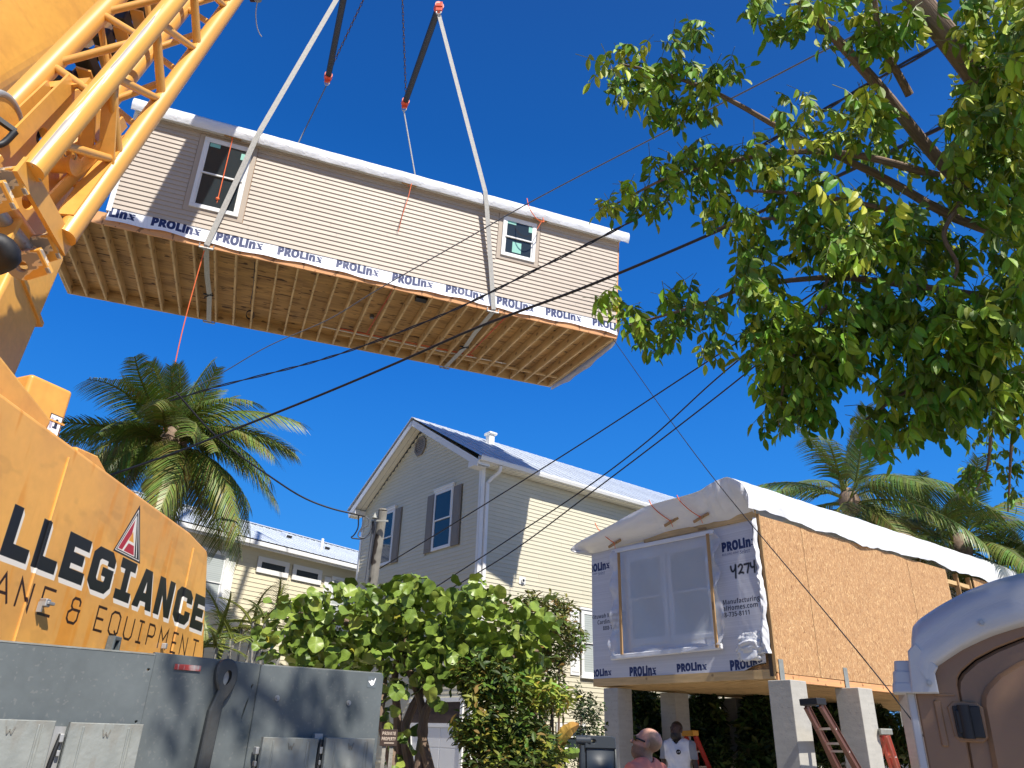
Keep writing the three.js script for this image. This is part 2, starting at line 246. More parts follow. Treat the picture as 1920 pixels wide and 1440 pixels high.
// ---------- the module hanging from the crane ----------
const HM = new THREE.Group(); HM.name = 'hanging_module'; HM.position.set(-9.0275, 10.1621, -11.1541); HM.rotation.set(.107433, .349577, -.0043285, 'YZX'); scene.add(HM); HM.updateMatrixWorld(true);
tag(HM, 'tan sided modular home section hanging in the air from crane slings', 'modular house');
const hw = (s, h, z) => V(s, h, z).applyMatrix4(HM.matrixWorld);
{
  const L = 12.19, S0 = 1.25, W = 3.967, top = 2.625;
  const wall = new THREE.Group(); wall.name = 'wall'; HM.add(wall);
  part('sheathing', span(S0, L, .25, top, -.06, -.012), MAT.osb, wall);
  siding(wall, TANS, S0 + .06, L - .035, .385, top, .1017, .021, [[2.50, 3.65, .70, 2.5], [9.05, 10.1, 1.33, 2.5]]);
  part('corner_trim', span(S0 - .02, S0 + .07, .3, top, -.05, .02, .004), MAT.white, HM);
  part('corner_trim', span(L - .04, L, .06, top, -.05, .006, .003), MAT.rim, HM);
  // windows with tan casing
  for (const [a, b, c, d, st] of [[2.606, 3.541, .795, 2.449, [[.22, 1.50, .2, .085], [.80, 1.40, .12, .15]]], [9.158, 9.99, 1.43, 2.46, [[.2, .90, .24, .09], [.70, .83, .12, .15], [.38, .28, .22, .27, .016]]]]) {
    part('window_casing', merge([span(a - .10, a - .002, c - .10, d + .06, -.01, .018), span(b + .002, b + .10, c - .10, d + .06, -.01, .018), span(a - .002, b + .002, c - .10, c - .002, -.01, .017), span(a - .002, b + .002, d + .002, d + .06, -.01, .017)]), MAT.tanTrim, HM);
    hung(HM, V(a, c, 0), b - a, d - c, { stick: st, f: .07 });
  }
  // wrap band with print, a little slack
  const per = 1.19;
  part('building_wrap', sheetG(220, 6, (u, v) => { const s = S0 + .02 + u * (L - S0 - .02), y = .395 - v * (.30 + .02 * Math.sin(s * 2.1) + .012 * Math.sin(s * 7.3)); return V(s, y, .006 + .018 * v + .02 * v * (.5 + .5 * Math.sin(s * 3.3)) * (.5 + .5 * Math.sin(s * 9.1)) + .012 * Math.max(0, v - .6)); }, (u, v) => [(S0 + u * (L - S0) - 1.98) / per, 1 - v * .98]), MAT.band, HM);
  part('rim_board', span(0, L, 0, .235, -.038, -.001), MAT.rim, HM); part('rim_board', span(0, L, 0, .235, -W, -W + .038), MAT.wood, HM);
  for (let i = 0; i < 31; i++) { const c = part('joist', i === 0 ? span(-.019, .019, 0, .235, -W + .04, -.04) : HM.userData.j ?? span(-.019, .019, 0, .235, -W + .04, -.04), MAT.wood, HM, V(Math.min(L - .019, Math.max(.019, i * L / 30)), rr(-.004, .004), 0)); HM.userData.j = c.geometry; }
  delete HM.userData.j;
  part('joist', span(L - .085, L - .047, 0, .235, -W + .04, -.04), MAT.wood, HM); part('joist', span(.048, .086, 0, .235, -W + .04, -.04), MAT.wood, HM);
  for (let k = 0; k < 4; k++) for (let s = 0, i = 0; s < L; i++) { const e = Math.min(L, s + (i === 0 && k % 2 ? 1.22 : 2.44)); const o = rr(0, 3); part('subfloor_panel', uvm(span(s + .002, e - .002, .2365, .255, -Math.min(W, (k + 1) * 1.0) + .002, -k * 1.0 - .002).translate(o, 0, o * .7)).translate(-o, 0, -o * .7), MAT.ply, HM); s = e; }
  for (let i = 15; i < 30; i++) part('blocking', span(i * L / 30 + .022, (i + 1) * L / 30 - .022, .03, .09, -3.28, -3.24), MAT.wood, HM);
  // services in the floor
  const P = (...a) => a.map((q) => V(...q));
  part('pipe', pathG(P([6.1, .10, -3.02], [8, .11, -3.05], [9.6, .10, -3.02]), .013), MAT.red, HM); part('pipe', pathG(P([6.9, .15, -.1], [6.85, .13, -1.6], [6.8, .12, -3.0]), .012), MAT.red, HM); part('pipe', pathG(P([9.55, .12, -.2], [9.5, .1, -1.7], [9.48, .11, -3.4]), .013), MAT.red, HM); part('pipe', pathG(P([5.7, .09, -3.1], [8.2, .085, -3.13], [10.6, .09, -3.1]), .014), MAT.white, HM);
  part('cable', pathG(P([4.05, .2, -.25], [5.6, .16, -.32], [7.2, .17, -.28], [8.9, .2, -.34]), .009), MAT.wire, HM); part('cable', pathG(P([4.0, .2, -.6], [4.03, .12, -1.6], [4.0, .14, -2.7]), .009), MAT.wire, HM);
  part('cable_coil', merge([0, 1, 2, 3].map((k) => new THREE.TorusGeometry(.13 + .015 * k, .009, 6, 20).scale(.55, 1.2, 1).rotateX(1.2 + .1 * k).translate(4.0 + .01 * k, .12, -3.35))), MAT.wire, HM);
  part('junction_box', span(7.45, 7.75, .12, .22, -.62, -.42, .005), MAT.black, HM);
  part('vent_cap', new THREE.CylinderGeometry(.05, .05, .08, 12).translate(6.75, .19, -2.1), MAT.wireGrey, HM);
  // eave: soffit, frieze, plastic-covered edge and roof
  part('soffit', sheetG(40, 2, (u, v) => V(S0 - .02 + u * (L - S0 + .12), top - .085 * v, .02 + .155 * v), (u, v) => [u * 11, v * .4]), MAT.white, HM);
  part('frieze', span(S0, L + .01, top - .045, top - .002, .012, .045), MAT.shutterW, HM);
  part('roof_cover', sheetG(200, 14, (u, v) => {
    const s = S0 - .06 + u * (L - S0 + .24), w = .005 * Math.sin(s * 2.1) + .004 * Math.sin(s * 5.7 + 1) + .003 * Math.sin(s * 17 + 2 * Math.sin(s * 3)), e = Math.max(0, u - .985) * 8;
    const k = v * 14; if (k <= 6) { const a = k / 6; return V(s + .05 * a * 0, 2.525 + .27 * a + w * .5 - .03 * e, .178 + .035 * Math.sin(a * Math.PI) + w * Math.sin(a * Math.PI) - .25 * e * (1 - a)); }
    const a = (k - 6) / 8; return V(s, 2.795 + .75 * Math.min(a * 2, 2 - a * 2) + w * (1 - a), .178 - a * (W + .40));
  }, (u, v) => [u * 22, v * 4]), MAT.plastic, HM);
  part('soffit', span(S0, L, 2.48, 2.52, -W - .2, -W - .01), MAT.white, HM);
  // the other walls
  part('end_wall', span(L - .05, L - .005, .26, top, -W, -.065), MAT.plastic, HM); part('end_wall', span(S0, S0 + .05, .26, top, -W, -.065), MAT.osb, HM); part('rear_wall', span(S0 + .052, L - .06, .26, top, -W, -W + .06), MAT.osb, HM);
  part('end_wrap', sheetG(30, 12, (u, v) => V(L + .008 + .24 * Math.sin(Math.PI * Math.min(1, v * 1.02)) * (.5 + .5 * Math.sin(u * 3.0)) * (v > .5 ? .75 : .35) + .01 * Math.sin(u * 40), .9 - v * (.95 + .17 * Math.pow(Math.sin(Math.PI * u), .6) + .02 * Math.sin(u * 21)), -.02 - u * (W - .03)), (u, v) => [u * 5, v * 2]), MAT.plastic, HM);
  // tie laths under the eave
  for (const [s, zz] of [[3.12, .10], [6.87, .11], [10.04, .10]]) { const l = part('lath', boxG(.34, .03, .05, 0, 0, 0, .004), MAT.woodV, HM, V(s, top - .075, zz), [.3, .04, 0]); part('string', tubeG(V(-.02, .02, 0), V(-.02, -.05, .02), .009), MAT.orange, l); }
  part('string', pathG(P([6.9, 2.52, .22], [6.86, 2.1, .24], [6.80, 1.7, .2], [6.78, 1.35, .06]), .008), MAT.orange, HM); part('string', pathG(P([9.55, 2.80, .44], [9.62, 2.5, .5], [9.82, 2.32, .46], [10.05, 2.38, .32], [10.06, 2.55, .22]), .010), MAT.orange, HM); part('string', tubeG(V(10.06, 2.5, .22), V(9.93, 2.2, .24), .007), MAT.orange, HM);
}
// ---------- rigging ----------
const ribbon = (pts, w, dir, t = .008) => merge(pts.slice(1).map((q, i) => barG(pts[i], q, w, t, dir.clone().cross(q.clone().sub(pts[i])).normalize())));
const sDir = V(1, 0, 0).transformDirection(HM.matrixWorld);
const bars = [{ s: 4.76, h: 8.2, z0: -.15, z1: -4.12, side: 'left' }, { s: 7.05, h: 8.1, z0: -.18, z1: -4.1, side: 'right' }];
const slings = [[3.1, 3.62], [9.10, 8.60]];
bars.forEach((b, i) => {
  const p = hw(b.s, b.h, b.z0), q = hw(b.s, b.h, b.z1);
  const t = thing('spreader_bar', i ? 'black spreader bar on the right, with both its red end caps in view' : 'black spreader bar on the left, running out of the top of the photo', 'spreader bar', p.clone().lerp(q, .5), 'spreader bars above the hanging module');
  const o = t.position; part('beam', tubeG(p.clone().sub(o), q.clone().sub(o), .085, .085, 14), MAT.rubber, t);
  const dir = q.clone().sub(p).normalize();
  for (const e of [p, q]) { const c = e.clone().sub(o), out = c.clone().normalize(); const m = part('end_cap', merge([tubeG(c.clone().addScaledVector(out, -.14), c.clone().addScaledVector(out, .03), .115, .115, 12), barG(c.clone().add(V(0, .12, 0)), c.clone().add(V(0, -.2, 0)), .07, .16, null, .01), barG(c.clone().add(V(-.09, -.02, 0)), c.clone().add(V(.09, -.02, 0)), .12, .12, null, .02)]), MAT.red, t); part('shackle', new THREE.TorusGeometry(.06, .018, 8, 16).translate(c.x, c.y - .24, c.z), MAT.steel, m); }
  // sling: down the near side over the eave, under the floor and up the far side
  const [s0, se] = slings[i];
  const near = [[b.s + .02, b.h - .28, b.z0], [se, 2.82, .23], [se - (se - s0) * .13, 2.50, .22], [s0, .02, .06], [s0, -.03, .02], [s0, -.035, -1.3], [s0 + .04, -.06, -2.2], [s0, -.035, -3.9], [s0, .02, -4.03]].map((a) => hw(...a)), base = near[3];
  const sl = thing('lifting_sling', i ? 'grey webbing sling round the right part of the hanging module, beside its small window' : 'grey webbing sling round the left part of the hanging module, crossing its tall window', 'sling', base, 'slings round the hanging module');
  part('webbing', ribbon(near.map((v) => v.clone().sub(base)), .105, sDir), MAT.strap, sl); part('far_webbing', ribbon([[s0, .02, -4.03], [se, 2.45, -4.2], [b.s, b.h - .28, b.z1]].map((a) => hw(...a).sub(base)), .028, sDir, .05), i ? MAT.strap : MAT.wireGrey, sl);
  for (const z of [.02, -3.99]) { const c = hw(s0, -.03, z).sub(base), a = sDir.clone().multiplyScalar(.13); const e = part('edge_guard', merge([barG(c.clone().sub(a), c.clone().add(a), .05, .022), barG(c.clone().sub(a), c.clone().sub(a).add(V(0, .09, 0)), .02, .02), barG(c.clone().add(a), c.clone().add(a).add(V(0, .09, 0)), .02, .02)]), MAT.steel, sl); }
  part('buckle', merge([barG(hw(s0 - .09, -.06, -2.2).sub(base), hw(s0 + .13, -.06, -2.2).sub(base), .03, .03), barG(hw(s0 - .06, -.09, -2.35).sub(base), hw(s0 + .1, -.05, -2.1).sub(base), .02, .02)]), MAT.black, sl);
});
const HOOK = hw(5.89, 12.46, -2.0);
[[bars[0].s, bars[0].h + .1, bars[0].z1 + .1, 'rusty chain running up from the left spreader bar'], [bars[1].s, bars[1].h + .1, bars[1].z1 + .1, 'rusty chain hanging straight up from the right spreader bar']].forEach(([s, h, z, lab]) => {
  const p = hw(s, h, z), t = thing('lifting_chain', lab, 'chain', p, 'chains of the lifting gear'), d = HOOK.clone().sub(p), n = Math.floor(d.length() / .105), gs = [];
  for (let k = 0; k < n; k++) { const g = new THREE.TorusGeometry(.036, .0125, 6, 12).scale(.75, 1.5, 1); if (k % 2) g.rotateY(Math.PI / 2); g.applyMatrix4(axisM(V(0, 0, 0), d).setPosition(0, 0, 0).multiply(new THREE.Matrix4().makeRotationX(Math.PI / 2))); gs.push(flat(g.translate(...d.clone().multiplyScalar((k + .5) / n).toArray()))); }
  part('links', merge(gs), M({ c: [.06, .035, .028], roughness: .6, metalness: .4 }), t);
});
{ const a = hw(3.12, 2.53, .12), b = at(334, 655, 15.6), t = thing('tag_line', 'orange rope hanging from the eave by the tall window down over the palm', 'rope', a); const d = b.clone().sub(a), k = V(.02, -.05, 0); part('rope', pathG([V(0, 0, 0), d.clone().multiplyScalar(.4).add(k), d, d.clone().multiplyScalar(1.02).add(V(0, -3.2, -.5))], .011, 60, 6), MAT.orange, t); const kn = d.clone().multiplyScalar(.30); part('knot', new THREE.IcosahedronGeometry(.04, 1).translate(kn.x + .01, kn.y - .03, kn.z), MAT.orange, t); }
{ const a = hw(12.12, .05, -.1), b = at(1702, 1340, 9.6), t = thing('guide_line', 'thin dark line slanting from the hanging module across the board-sided module', 'line', a); const d = b.clone().sub(a); part('line', pathG([V(0, 0, 0), d.clone().multiplyScalar(.5).add(V(0, -.22, 0)), d, d.clone().multiplyScalar(1.15).add(V(0, -.2, 0))], .008, 60, 5), MAT.wire, t); }
// ---------- the set module on concrete piers ----------
const PM = new THREE.Group(); PM.name = 'set_module'; PM.position.set(4.0252, 0, -11.6057); PM.rotation.y = rad(35.95); scene.add(PM); PM.updateMatrixWorld(true);
tag(PM, 'modular home section with bare board side and grey wrapped end, set on concrete piers', 'modular house');
const pw = (x, y, z) => V(x, y, z).applyMatrix4(PM.matrixWorld);
{
  const W = 3.97, Y0 = 2.55, Y1 = 4.92, L = 16.5;
  // board side, a sheet at a time
  let xs = [0, 1.09, 3.28, 4.5, 6.02];
  for (let i = 0; i < xs.length - 1; i++) { const o = rr(0, 3), g = uvm(span(xs[i] + .0035, xs[i + 1] - .0035, Y0, Y1 - .02, -.02, .0 + (i % 2) * .003).translate(o, o, 0)).translate(-o, -o, 0); part('board_panel', g, MAT.osb, PM); }
  part('board_panel', span(6.02, 7.2, Y0, 4.22, -.02, .002), MAT.osb, PM); part('board_panel', span(7.2, 9.6, Y0, Y1 - .02, -.02, .001), MAT.osb, PM); part('board_panel', span(9.605, L, Y0, Y1 - .02, -.02, .003), MAT.osb, PM);
  for (const [a, b, c, d] of [[6.03, 7.19, 4.225, 4.27], [6.05, 6.09, 4.27, 4.9], [7.1, 7.14, 4.27, 4.9], [6.55, 6.59, 4.27, 4.9]]) part('stud', span(a, b, c, d, -.11, -.024), MAT.woodV, PM);
  part('header', span(6.09, 7.1, 4.66, 4.74, -.20, -.06), MAT.wood, PM);
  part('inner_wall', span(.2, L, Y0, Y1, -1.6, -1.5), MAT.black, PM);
  part('rim_board', span(-.005, L, 2.44, Y0 - .008, -.04, -.006), MAT.rim, PM); part('corner_post', span(-.03, -.004, 2.56, 4.93, -.05, .004), MAT.woodV, PM); part('corner_post', span(-.034, -.03 + .022, 2.5, 4.9, -.115, -.06), MAT.brownDark, PM);
  part('rim_board', span(-.02, .02, 2.47, 2.60, -W, -.045), MAT.wood, PM);
  for (let i = 0; i < 28; i++) { const z = -W + .08 + i * (W - .16) / 27; part('floor_board', span(.03, L, 2.465 + .006 * (i % 3), 2.54, z - .046, z + .046), MAT.wood, PM); } part('floor_deck', span(.03, L, 2.541, 2.56, -W + .02, -.05), MAT.ply, PM);
  // printed end wrap
  const wt = canvasTex(2048, 1216, (x, w, h) => {
    x.fillStyle = '#c6c7ce'; x.fillRect(0, 0, w, h);
    for (let i = 0; i < 260; i++) { x.strokeStyle = `rgba(${i % 2 ? '120,122,130' : '255,255,255'},.10)`; const y = hsh(i, 1, 3, 999) * h; x.lineWidth = 1 + 3 * hsh(i, 2, 3, 999); x.beginPath(); x.moveTo(0, y); x.lineTo(w, y + 14 * (hsh(i, 4, 3, 999) - .5)); x.stroke(); }
    const k = w / W, X = (z) => (z + W) * k, Yp = (y) => (Y1 - y) / (Y1 - Y0) * h;
    const put = (z, y, f, r = 0) => { x.save(); x.translate(X(z), Yp(y)); x.rotate(r); f(); x.restore(); };
    put(-.80, 4.445, () => brandText(x, 90, true)); put(-4.14, 4.565, () => brandText(x, 88, true));
    const txt = (z, y, s, px, b = true) => put(z, y, () => { x.fillStyle = '#23283a'; x.font = `${b ? 'bold ' : ''}${px}px sans-serif`; x.fillText(s, 0, 0); });
    txt(-3.99, 3.665, 'Kituwah Manufacturing', 52); txt(-3.83, 3.555, 'CardinalHomes.com', 54); txt(-3.68, 3.44, '888-735-8111', 52);
    txt(-1.30, 3.60, 'Kituwah Manufacturing, LLC', 52); txt(-1.21, 3.505, 'CardinalHomes.com', 54); txt(-.97, 3.405, '888-735-8111', 52);
    for (const z of [-4.12, -3.03, -1.93, -.85]) put(z, 2.628, () => brandText(x, 82));
    put(-.65, 4.06, () => { x.strokeStyle = 'rgba(18,18,24,.28)'; const pass = () => { x.beginPath(); x.moveTo(0, -62); x.quadraticCurveTo(2, -18, 22, -20); x.quadraticCurveTo(44, -26, 48, -70); x.moveTo(50, -64); x.lineTo(42, 34); x.moveTo(78, -52); x.quadraticCurveTo(100, -78, 116, -54); x.quadraticCurveTo(118, -30, 78, 4); x.quadraticCurveTo(104, -8, 122, 6); x.moveTo(138, -60); x.lineTo(186, -62); x.lineTo(162, 8); x.moveTo(200, -62); x.quadraticCurveTo(196, -28, 220, -26); x.lineTo(234, -30); x.moveTo(240, -74); x.lineTo(234, 14); x.moveTo(262, -84); x.lineTo(262, 6); x.stroke(); }; x.lineCap = 'round'; x.lineJoin = 'round'; x.lineWidth = 24; pass(); x.strokeStyle = '#17181e'; x.lineWidth = 13; pass(); });
  });
  const WR = M({ map: wt, roughness: .6, bumpMap: rep(MAT.plastic.bumpMap, 3, 1.5), bumpScale: .006 });
  part('building_wrap', sheetG(60, 30, (u, v) => { const z = -W + u * (W - .15), ed = sm(.88, 1, u), y = Y1 - v * (Y1 - Y0) + (v > .95 ? .02 * Math.sin(z * 3) + sm(.80, 1, u) * .17 * (v - .95) / .05 : 0); return V(-.012 - .006 * Math.sin(z * 4 + y * 3) - .03 * ed * v, y, z); }, (u, v) => [u * (W - .15) / W, 1 - v]), WR, PM);
  part('sheathing', span(.03, .06, 2.6, Y1, -W, -.05), MAT.osb, PM);
  // loose edge of wrap by the corner, and the bunched knot under it
  part('wrap_fold', sheetG(10, 60, (u, v) => { const y = 4.86 - v * 2.05, n = .10 * (vn(v * 9, 3.3, 99, 5) - .5) + .07 * (vn(v * 23, 7.7, 99, 6) - .5), ww = .05 + .07 * sm(.15, .9, v) + .05 * vn(v * 14, 1.1, 99, 8); return V(-.05 - .05 * Math.sin(u * Math.PI) * (.4 + 1.4 * vn(v * 26, u * 4, 99, 9)) - .04 * v, y, -.06 + ww * (u - .6) * .8 + n * .5); }, (u, v) => [u, v * 5]), MAT.plastic, PM);
  part('wrap_knot', sheetG(48, 36, (u, v) => { const a = u * Math.PI * 2, b = v * Math.PI, q1 = vn(2 + 2.2 * Math.cos(a) * Math.sin(b) + 9, 2.2 * Math.sin(a) * Math.sin(b) + 3 * b, 999, 11), q2 = vn(5 * Math.cos(a) * Math.sin(b) + 20, 5 * Math.sin(a) * Math.sin(b) + 6 * b, 999, 12), r = .17 * (.62 + .55 * Math.abs(2 * q1 - 1) + .45 * Math.abs(2 * q2 - 1)); return V(-.10 - .5 * r * Math.sin(b) * Math.cos(a), 2.93 + 1.05 * r * Math.cos(b) - .1 * Math.sin(b) * Math.sin(a), -.36 + 1.15 * r * Math.sin(b) * Math.sin(a) + .14 * Math.cos(b)); }, (u, v) => [u * 2, v * 2]), MAT.plastic, PM);
  // twin window behind milky film
  part('window_surround', merge([span(-.022, -.014, 3.0, 4.74, -3.06, -.95)]), MAT.shutterW, PM);
  for (const z of [-2.97, -1.97]) { const g = hung(PM, V(-.024, 3.12, z), .96, 1.56, { turn: -Math.PI / 2, d: .03, f: .07, mid: .5, glass: MAT.glassPale }); g.position.z = z; }
  part('window_film', sheetG(60, 50, (u, v) => {
    const e0 = .05 * Math.sin(v * 9) + .02 * Math.sin(v * 31), e1 = .06 * Math.sin(v * 8 + 1) + .05 * Math.sin(v * 19) + .09 * Math.sin(v * 3.4), z0 = -3.24 - e0 * .5 - .12 * v, z1 = -.86 + e1 + .05 * v - .02;
    const z = z0 + (z1 - z0) * u, top = 4.83 - .07 * u, bot = 2.93 + .03 * u - .03 * Math.sin(u * 12), fl = Math.max(sm(.9, 1, u), sm(.08, 0, u)), y = top + (bot - top) * v;
    return V(-.10 - .012 * Math.sin(u * 5 + v * 4) - .006 * Math.sin(u * 19 - v * 7) - fl * (.05 + .05 * Math.sin(v * 23 + u * 3)) - .05 * sm(.93, 1, v), y, z);
  }, (u, v) => [u * 4, v * 3]), MAT.film, PM);
  part('batten', span(-.20, -.175, 2.96, 4.76, -3.05, -3.0), MAT.woodV, PM); part('batten', span(-.20, -.175, 2.94, 4.74, -.945, -.895), MAT.woodV, PM);
  part('hem', barG(V(-.13, 4.83, -3.27), V(-.13, 4.77, -.84), .03, .07, V(0, 1, 0), .01), MAT.plastic, PM); part('hem', barG(V(-.13, 2.93, -3.36), V(-.13, 2.96, -.86), .05, .09, V(0, 1, 0), .02), MAT.plastic, PM);
  // ragged plate above
  { const s = new THREE.Shape(); s.moveTo(-2.5, 4.885); for (let i = 0; i <= 24; i++) { const t = i / 24; s.lineTo(-2.5 + 2.45 * t, 4.895 - .03 * t - .01); } for (let i = 24; i >= 0; i--) { const t = i / 24; s.lineTo(-2.5 + 2.45 * t, 4.985 + .035 * Math.sin(t * 7) + .02 * Math.sin(t * 23)); } const g = extr(s, .03).rotateY(-Math.PI / 2).translate(-.02, 0, 0); part('top_plate', uvm(g), MAT.wood, PM); }
  // plastic over the roof: draped end, ridge, and the skirt over the board side
  const prof = [[-4.05, 4.90], [-4.22, 4.99], [-4.0, 5.10], [-3.05, 5.27], [-2.1, 5.44], [-1.0, 5.44], [-.6, 5.52], [-.3, 5.545], [-.02, 5.36], [.06, 5.15], [.05, 4.95]];
  const pc = new THREE.CatmullRomCurve3(prof.map(([z, y]) => V(0, y, z)), false, 'catmullrom', .3);
  part('roof_cover', sheetG(120, 64, (u, v) => { const x = -.34 + u * (L + .3), q = pc.getPoint(v), w = .006 * Math.sin(x * 2.3 + v * 9) + .004 * Math.sin(x * 7 + v * 3) + .003 * Math.sin(x * 19 + 2 * Math.sin(x)), e = v > .9 ? (v - .9) * 10 : 0; return V(x, q.y + w + e * (.035 * Math.sin(x * 1.3 + 1) + .02 * Math.sin(x * 3.7) + .012 * Math.sin(x * 11 + 2 * Math.sin(x * 2)) + .02 * (vn(x * 3, 5, 1000, 7) - .5)) - .02 * e, q.z + (v > .85 ? w * 2 + .02 * Math.sin(x * 7) * e : 0)); }, (u, v) => [u * 22, v * 5]), MAT.plastic, PM);
  part('roof_cover', sheetG(90, 14, (u, v) => { // the end drape, tucked back to the wall
    const q = pc.getPoint(.02 + u * .93), yb = 4.93 + .02 * Math.sin(u * 18) + .012 * Math.sin(u * 47) + .03 * u, pl = Math.sin(u * 55 + 4 * Math.sin(u * 13)) * .016 + (vn(u * 26, 2.2, 999, 13) - .5) * .10, wv = Math.sin(v * Math.PI), z = q.z + (Math.min(-.06, Math.max(-3.98, q.z)) - q.z) * v;
    return V(-.34 + .30 * Math.pow(v, 1.6) - .02 * wv + pl * (wv + .3 * (1 - v)), q.y + (yb - q.y) * v, z + pl * .4 * wv);
  }, (u, v) => [u * 7, v * 2]), MAT.plastic, PM);
  for (let i = 0; i < 0; i++) { const u = .06 + .1 * i + .03 * hsh(i, 5, 5, 99), q = pc.getPoint(u); part('loose_tuft', pathG([V(-.34, q.y, q.z), V(-.40, q.y + .03, q.z + .02), V(-.46, q.y - .02 - .05 * hsh(i, 6, 5, 99), q.z + .06)], .012, 8, 5), MAT.plastic, PM); }
  for (const [y, z, a] of [[4.99, -3.14, .1], [5.13, -1.70, .06], [5.07, -1.04, .12]]) { part('lath', boxG(.03, .045, .34, 0, 0, 0, .004), MAT.woodV, PM, V(-.17, y - .03, z), [-.25, 0, 0]); part('string', pathG([V(-.20, y - .02, z), V(-.26, y + .12, z - .16), V(-.33, y + .3, z - .30), V(-.36, y + .40, z - .33)], .0085, 14, 5), MAT.orange, PM); part('string', tubeG(V(-.20, y, z), V(-.20, y - .14, z + .05), .005), MAT.orange, PM); }
  part('hold_down', span(.03, .14, 2.43, 2.74, .008, .014), MAT.galv, PM); part('hold_down', span(1.72, 1.83, 2.42, 2.74, .008, .014), MAT.galv, PM);
  // joists drawn out under the floor are the floor boards; piers
  const pier = (x0, x1, z0, z1, lab) => { const c = pw((x0 + x1) / 2, 0, (z0 + z1) / 2), t = thing('concrete_pier', lab, 'pier', c, 'concrete piers under the set module'); t.rotation.y = PM.rotation.y; part('shaft', boxG(x1 - x0, 2.434, z1 - z0, 0, 1.217, 0, .012), MAT.concrete, t); return t; };
  pier(-.19, .19, -.06, .32, 'sunlit concrete pier with the brown stepladder leaning beside it');
  pier(1.64, 2.04, -.14, .26, 'sunlit concrete pier between the brown stepladder and the portable toilet'); pier(3.55, 3.95, -.14, .26, 'concrete pier half hidden by the corner cap of the portable toilet');
  pier(-.02, .34, -3.70, -3.34, 'shaded concrete pier behind the bald man, under the left end of the module'); pier(1.52, 1.90, -3.76, -3.38, 'shaded concrete pier behind the man in the white shirt'); pier(3.42, 3.84, -3.86, -3.46, 'shaded concrete pier between the man in white and the sunlit corner pier');
  pier(5.4, 5.8, -3.86, -3.46, 'dim concrete pier far back, seen between the two sunlit piers'); pier(7.4, 7.8, -3.86, -3.46, 'dim concrete pier at the back beside the white openwork wall');
}
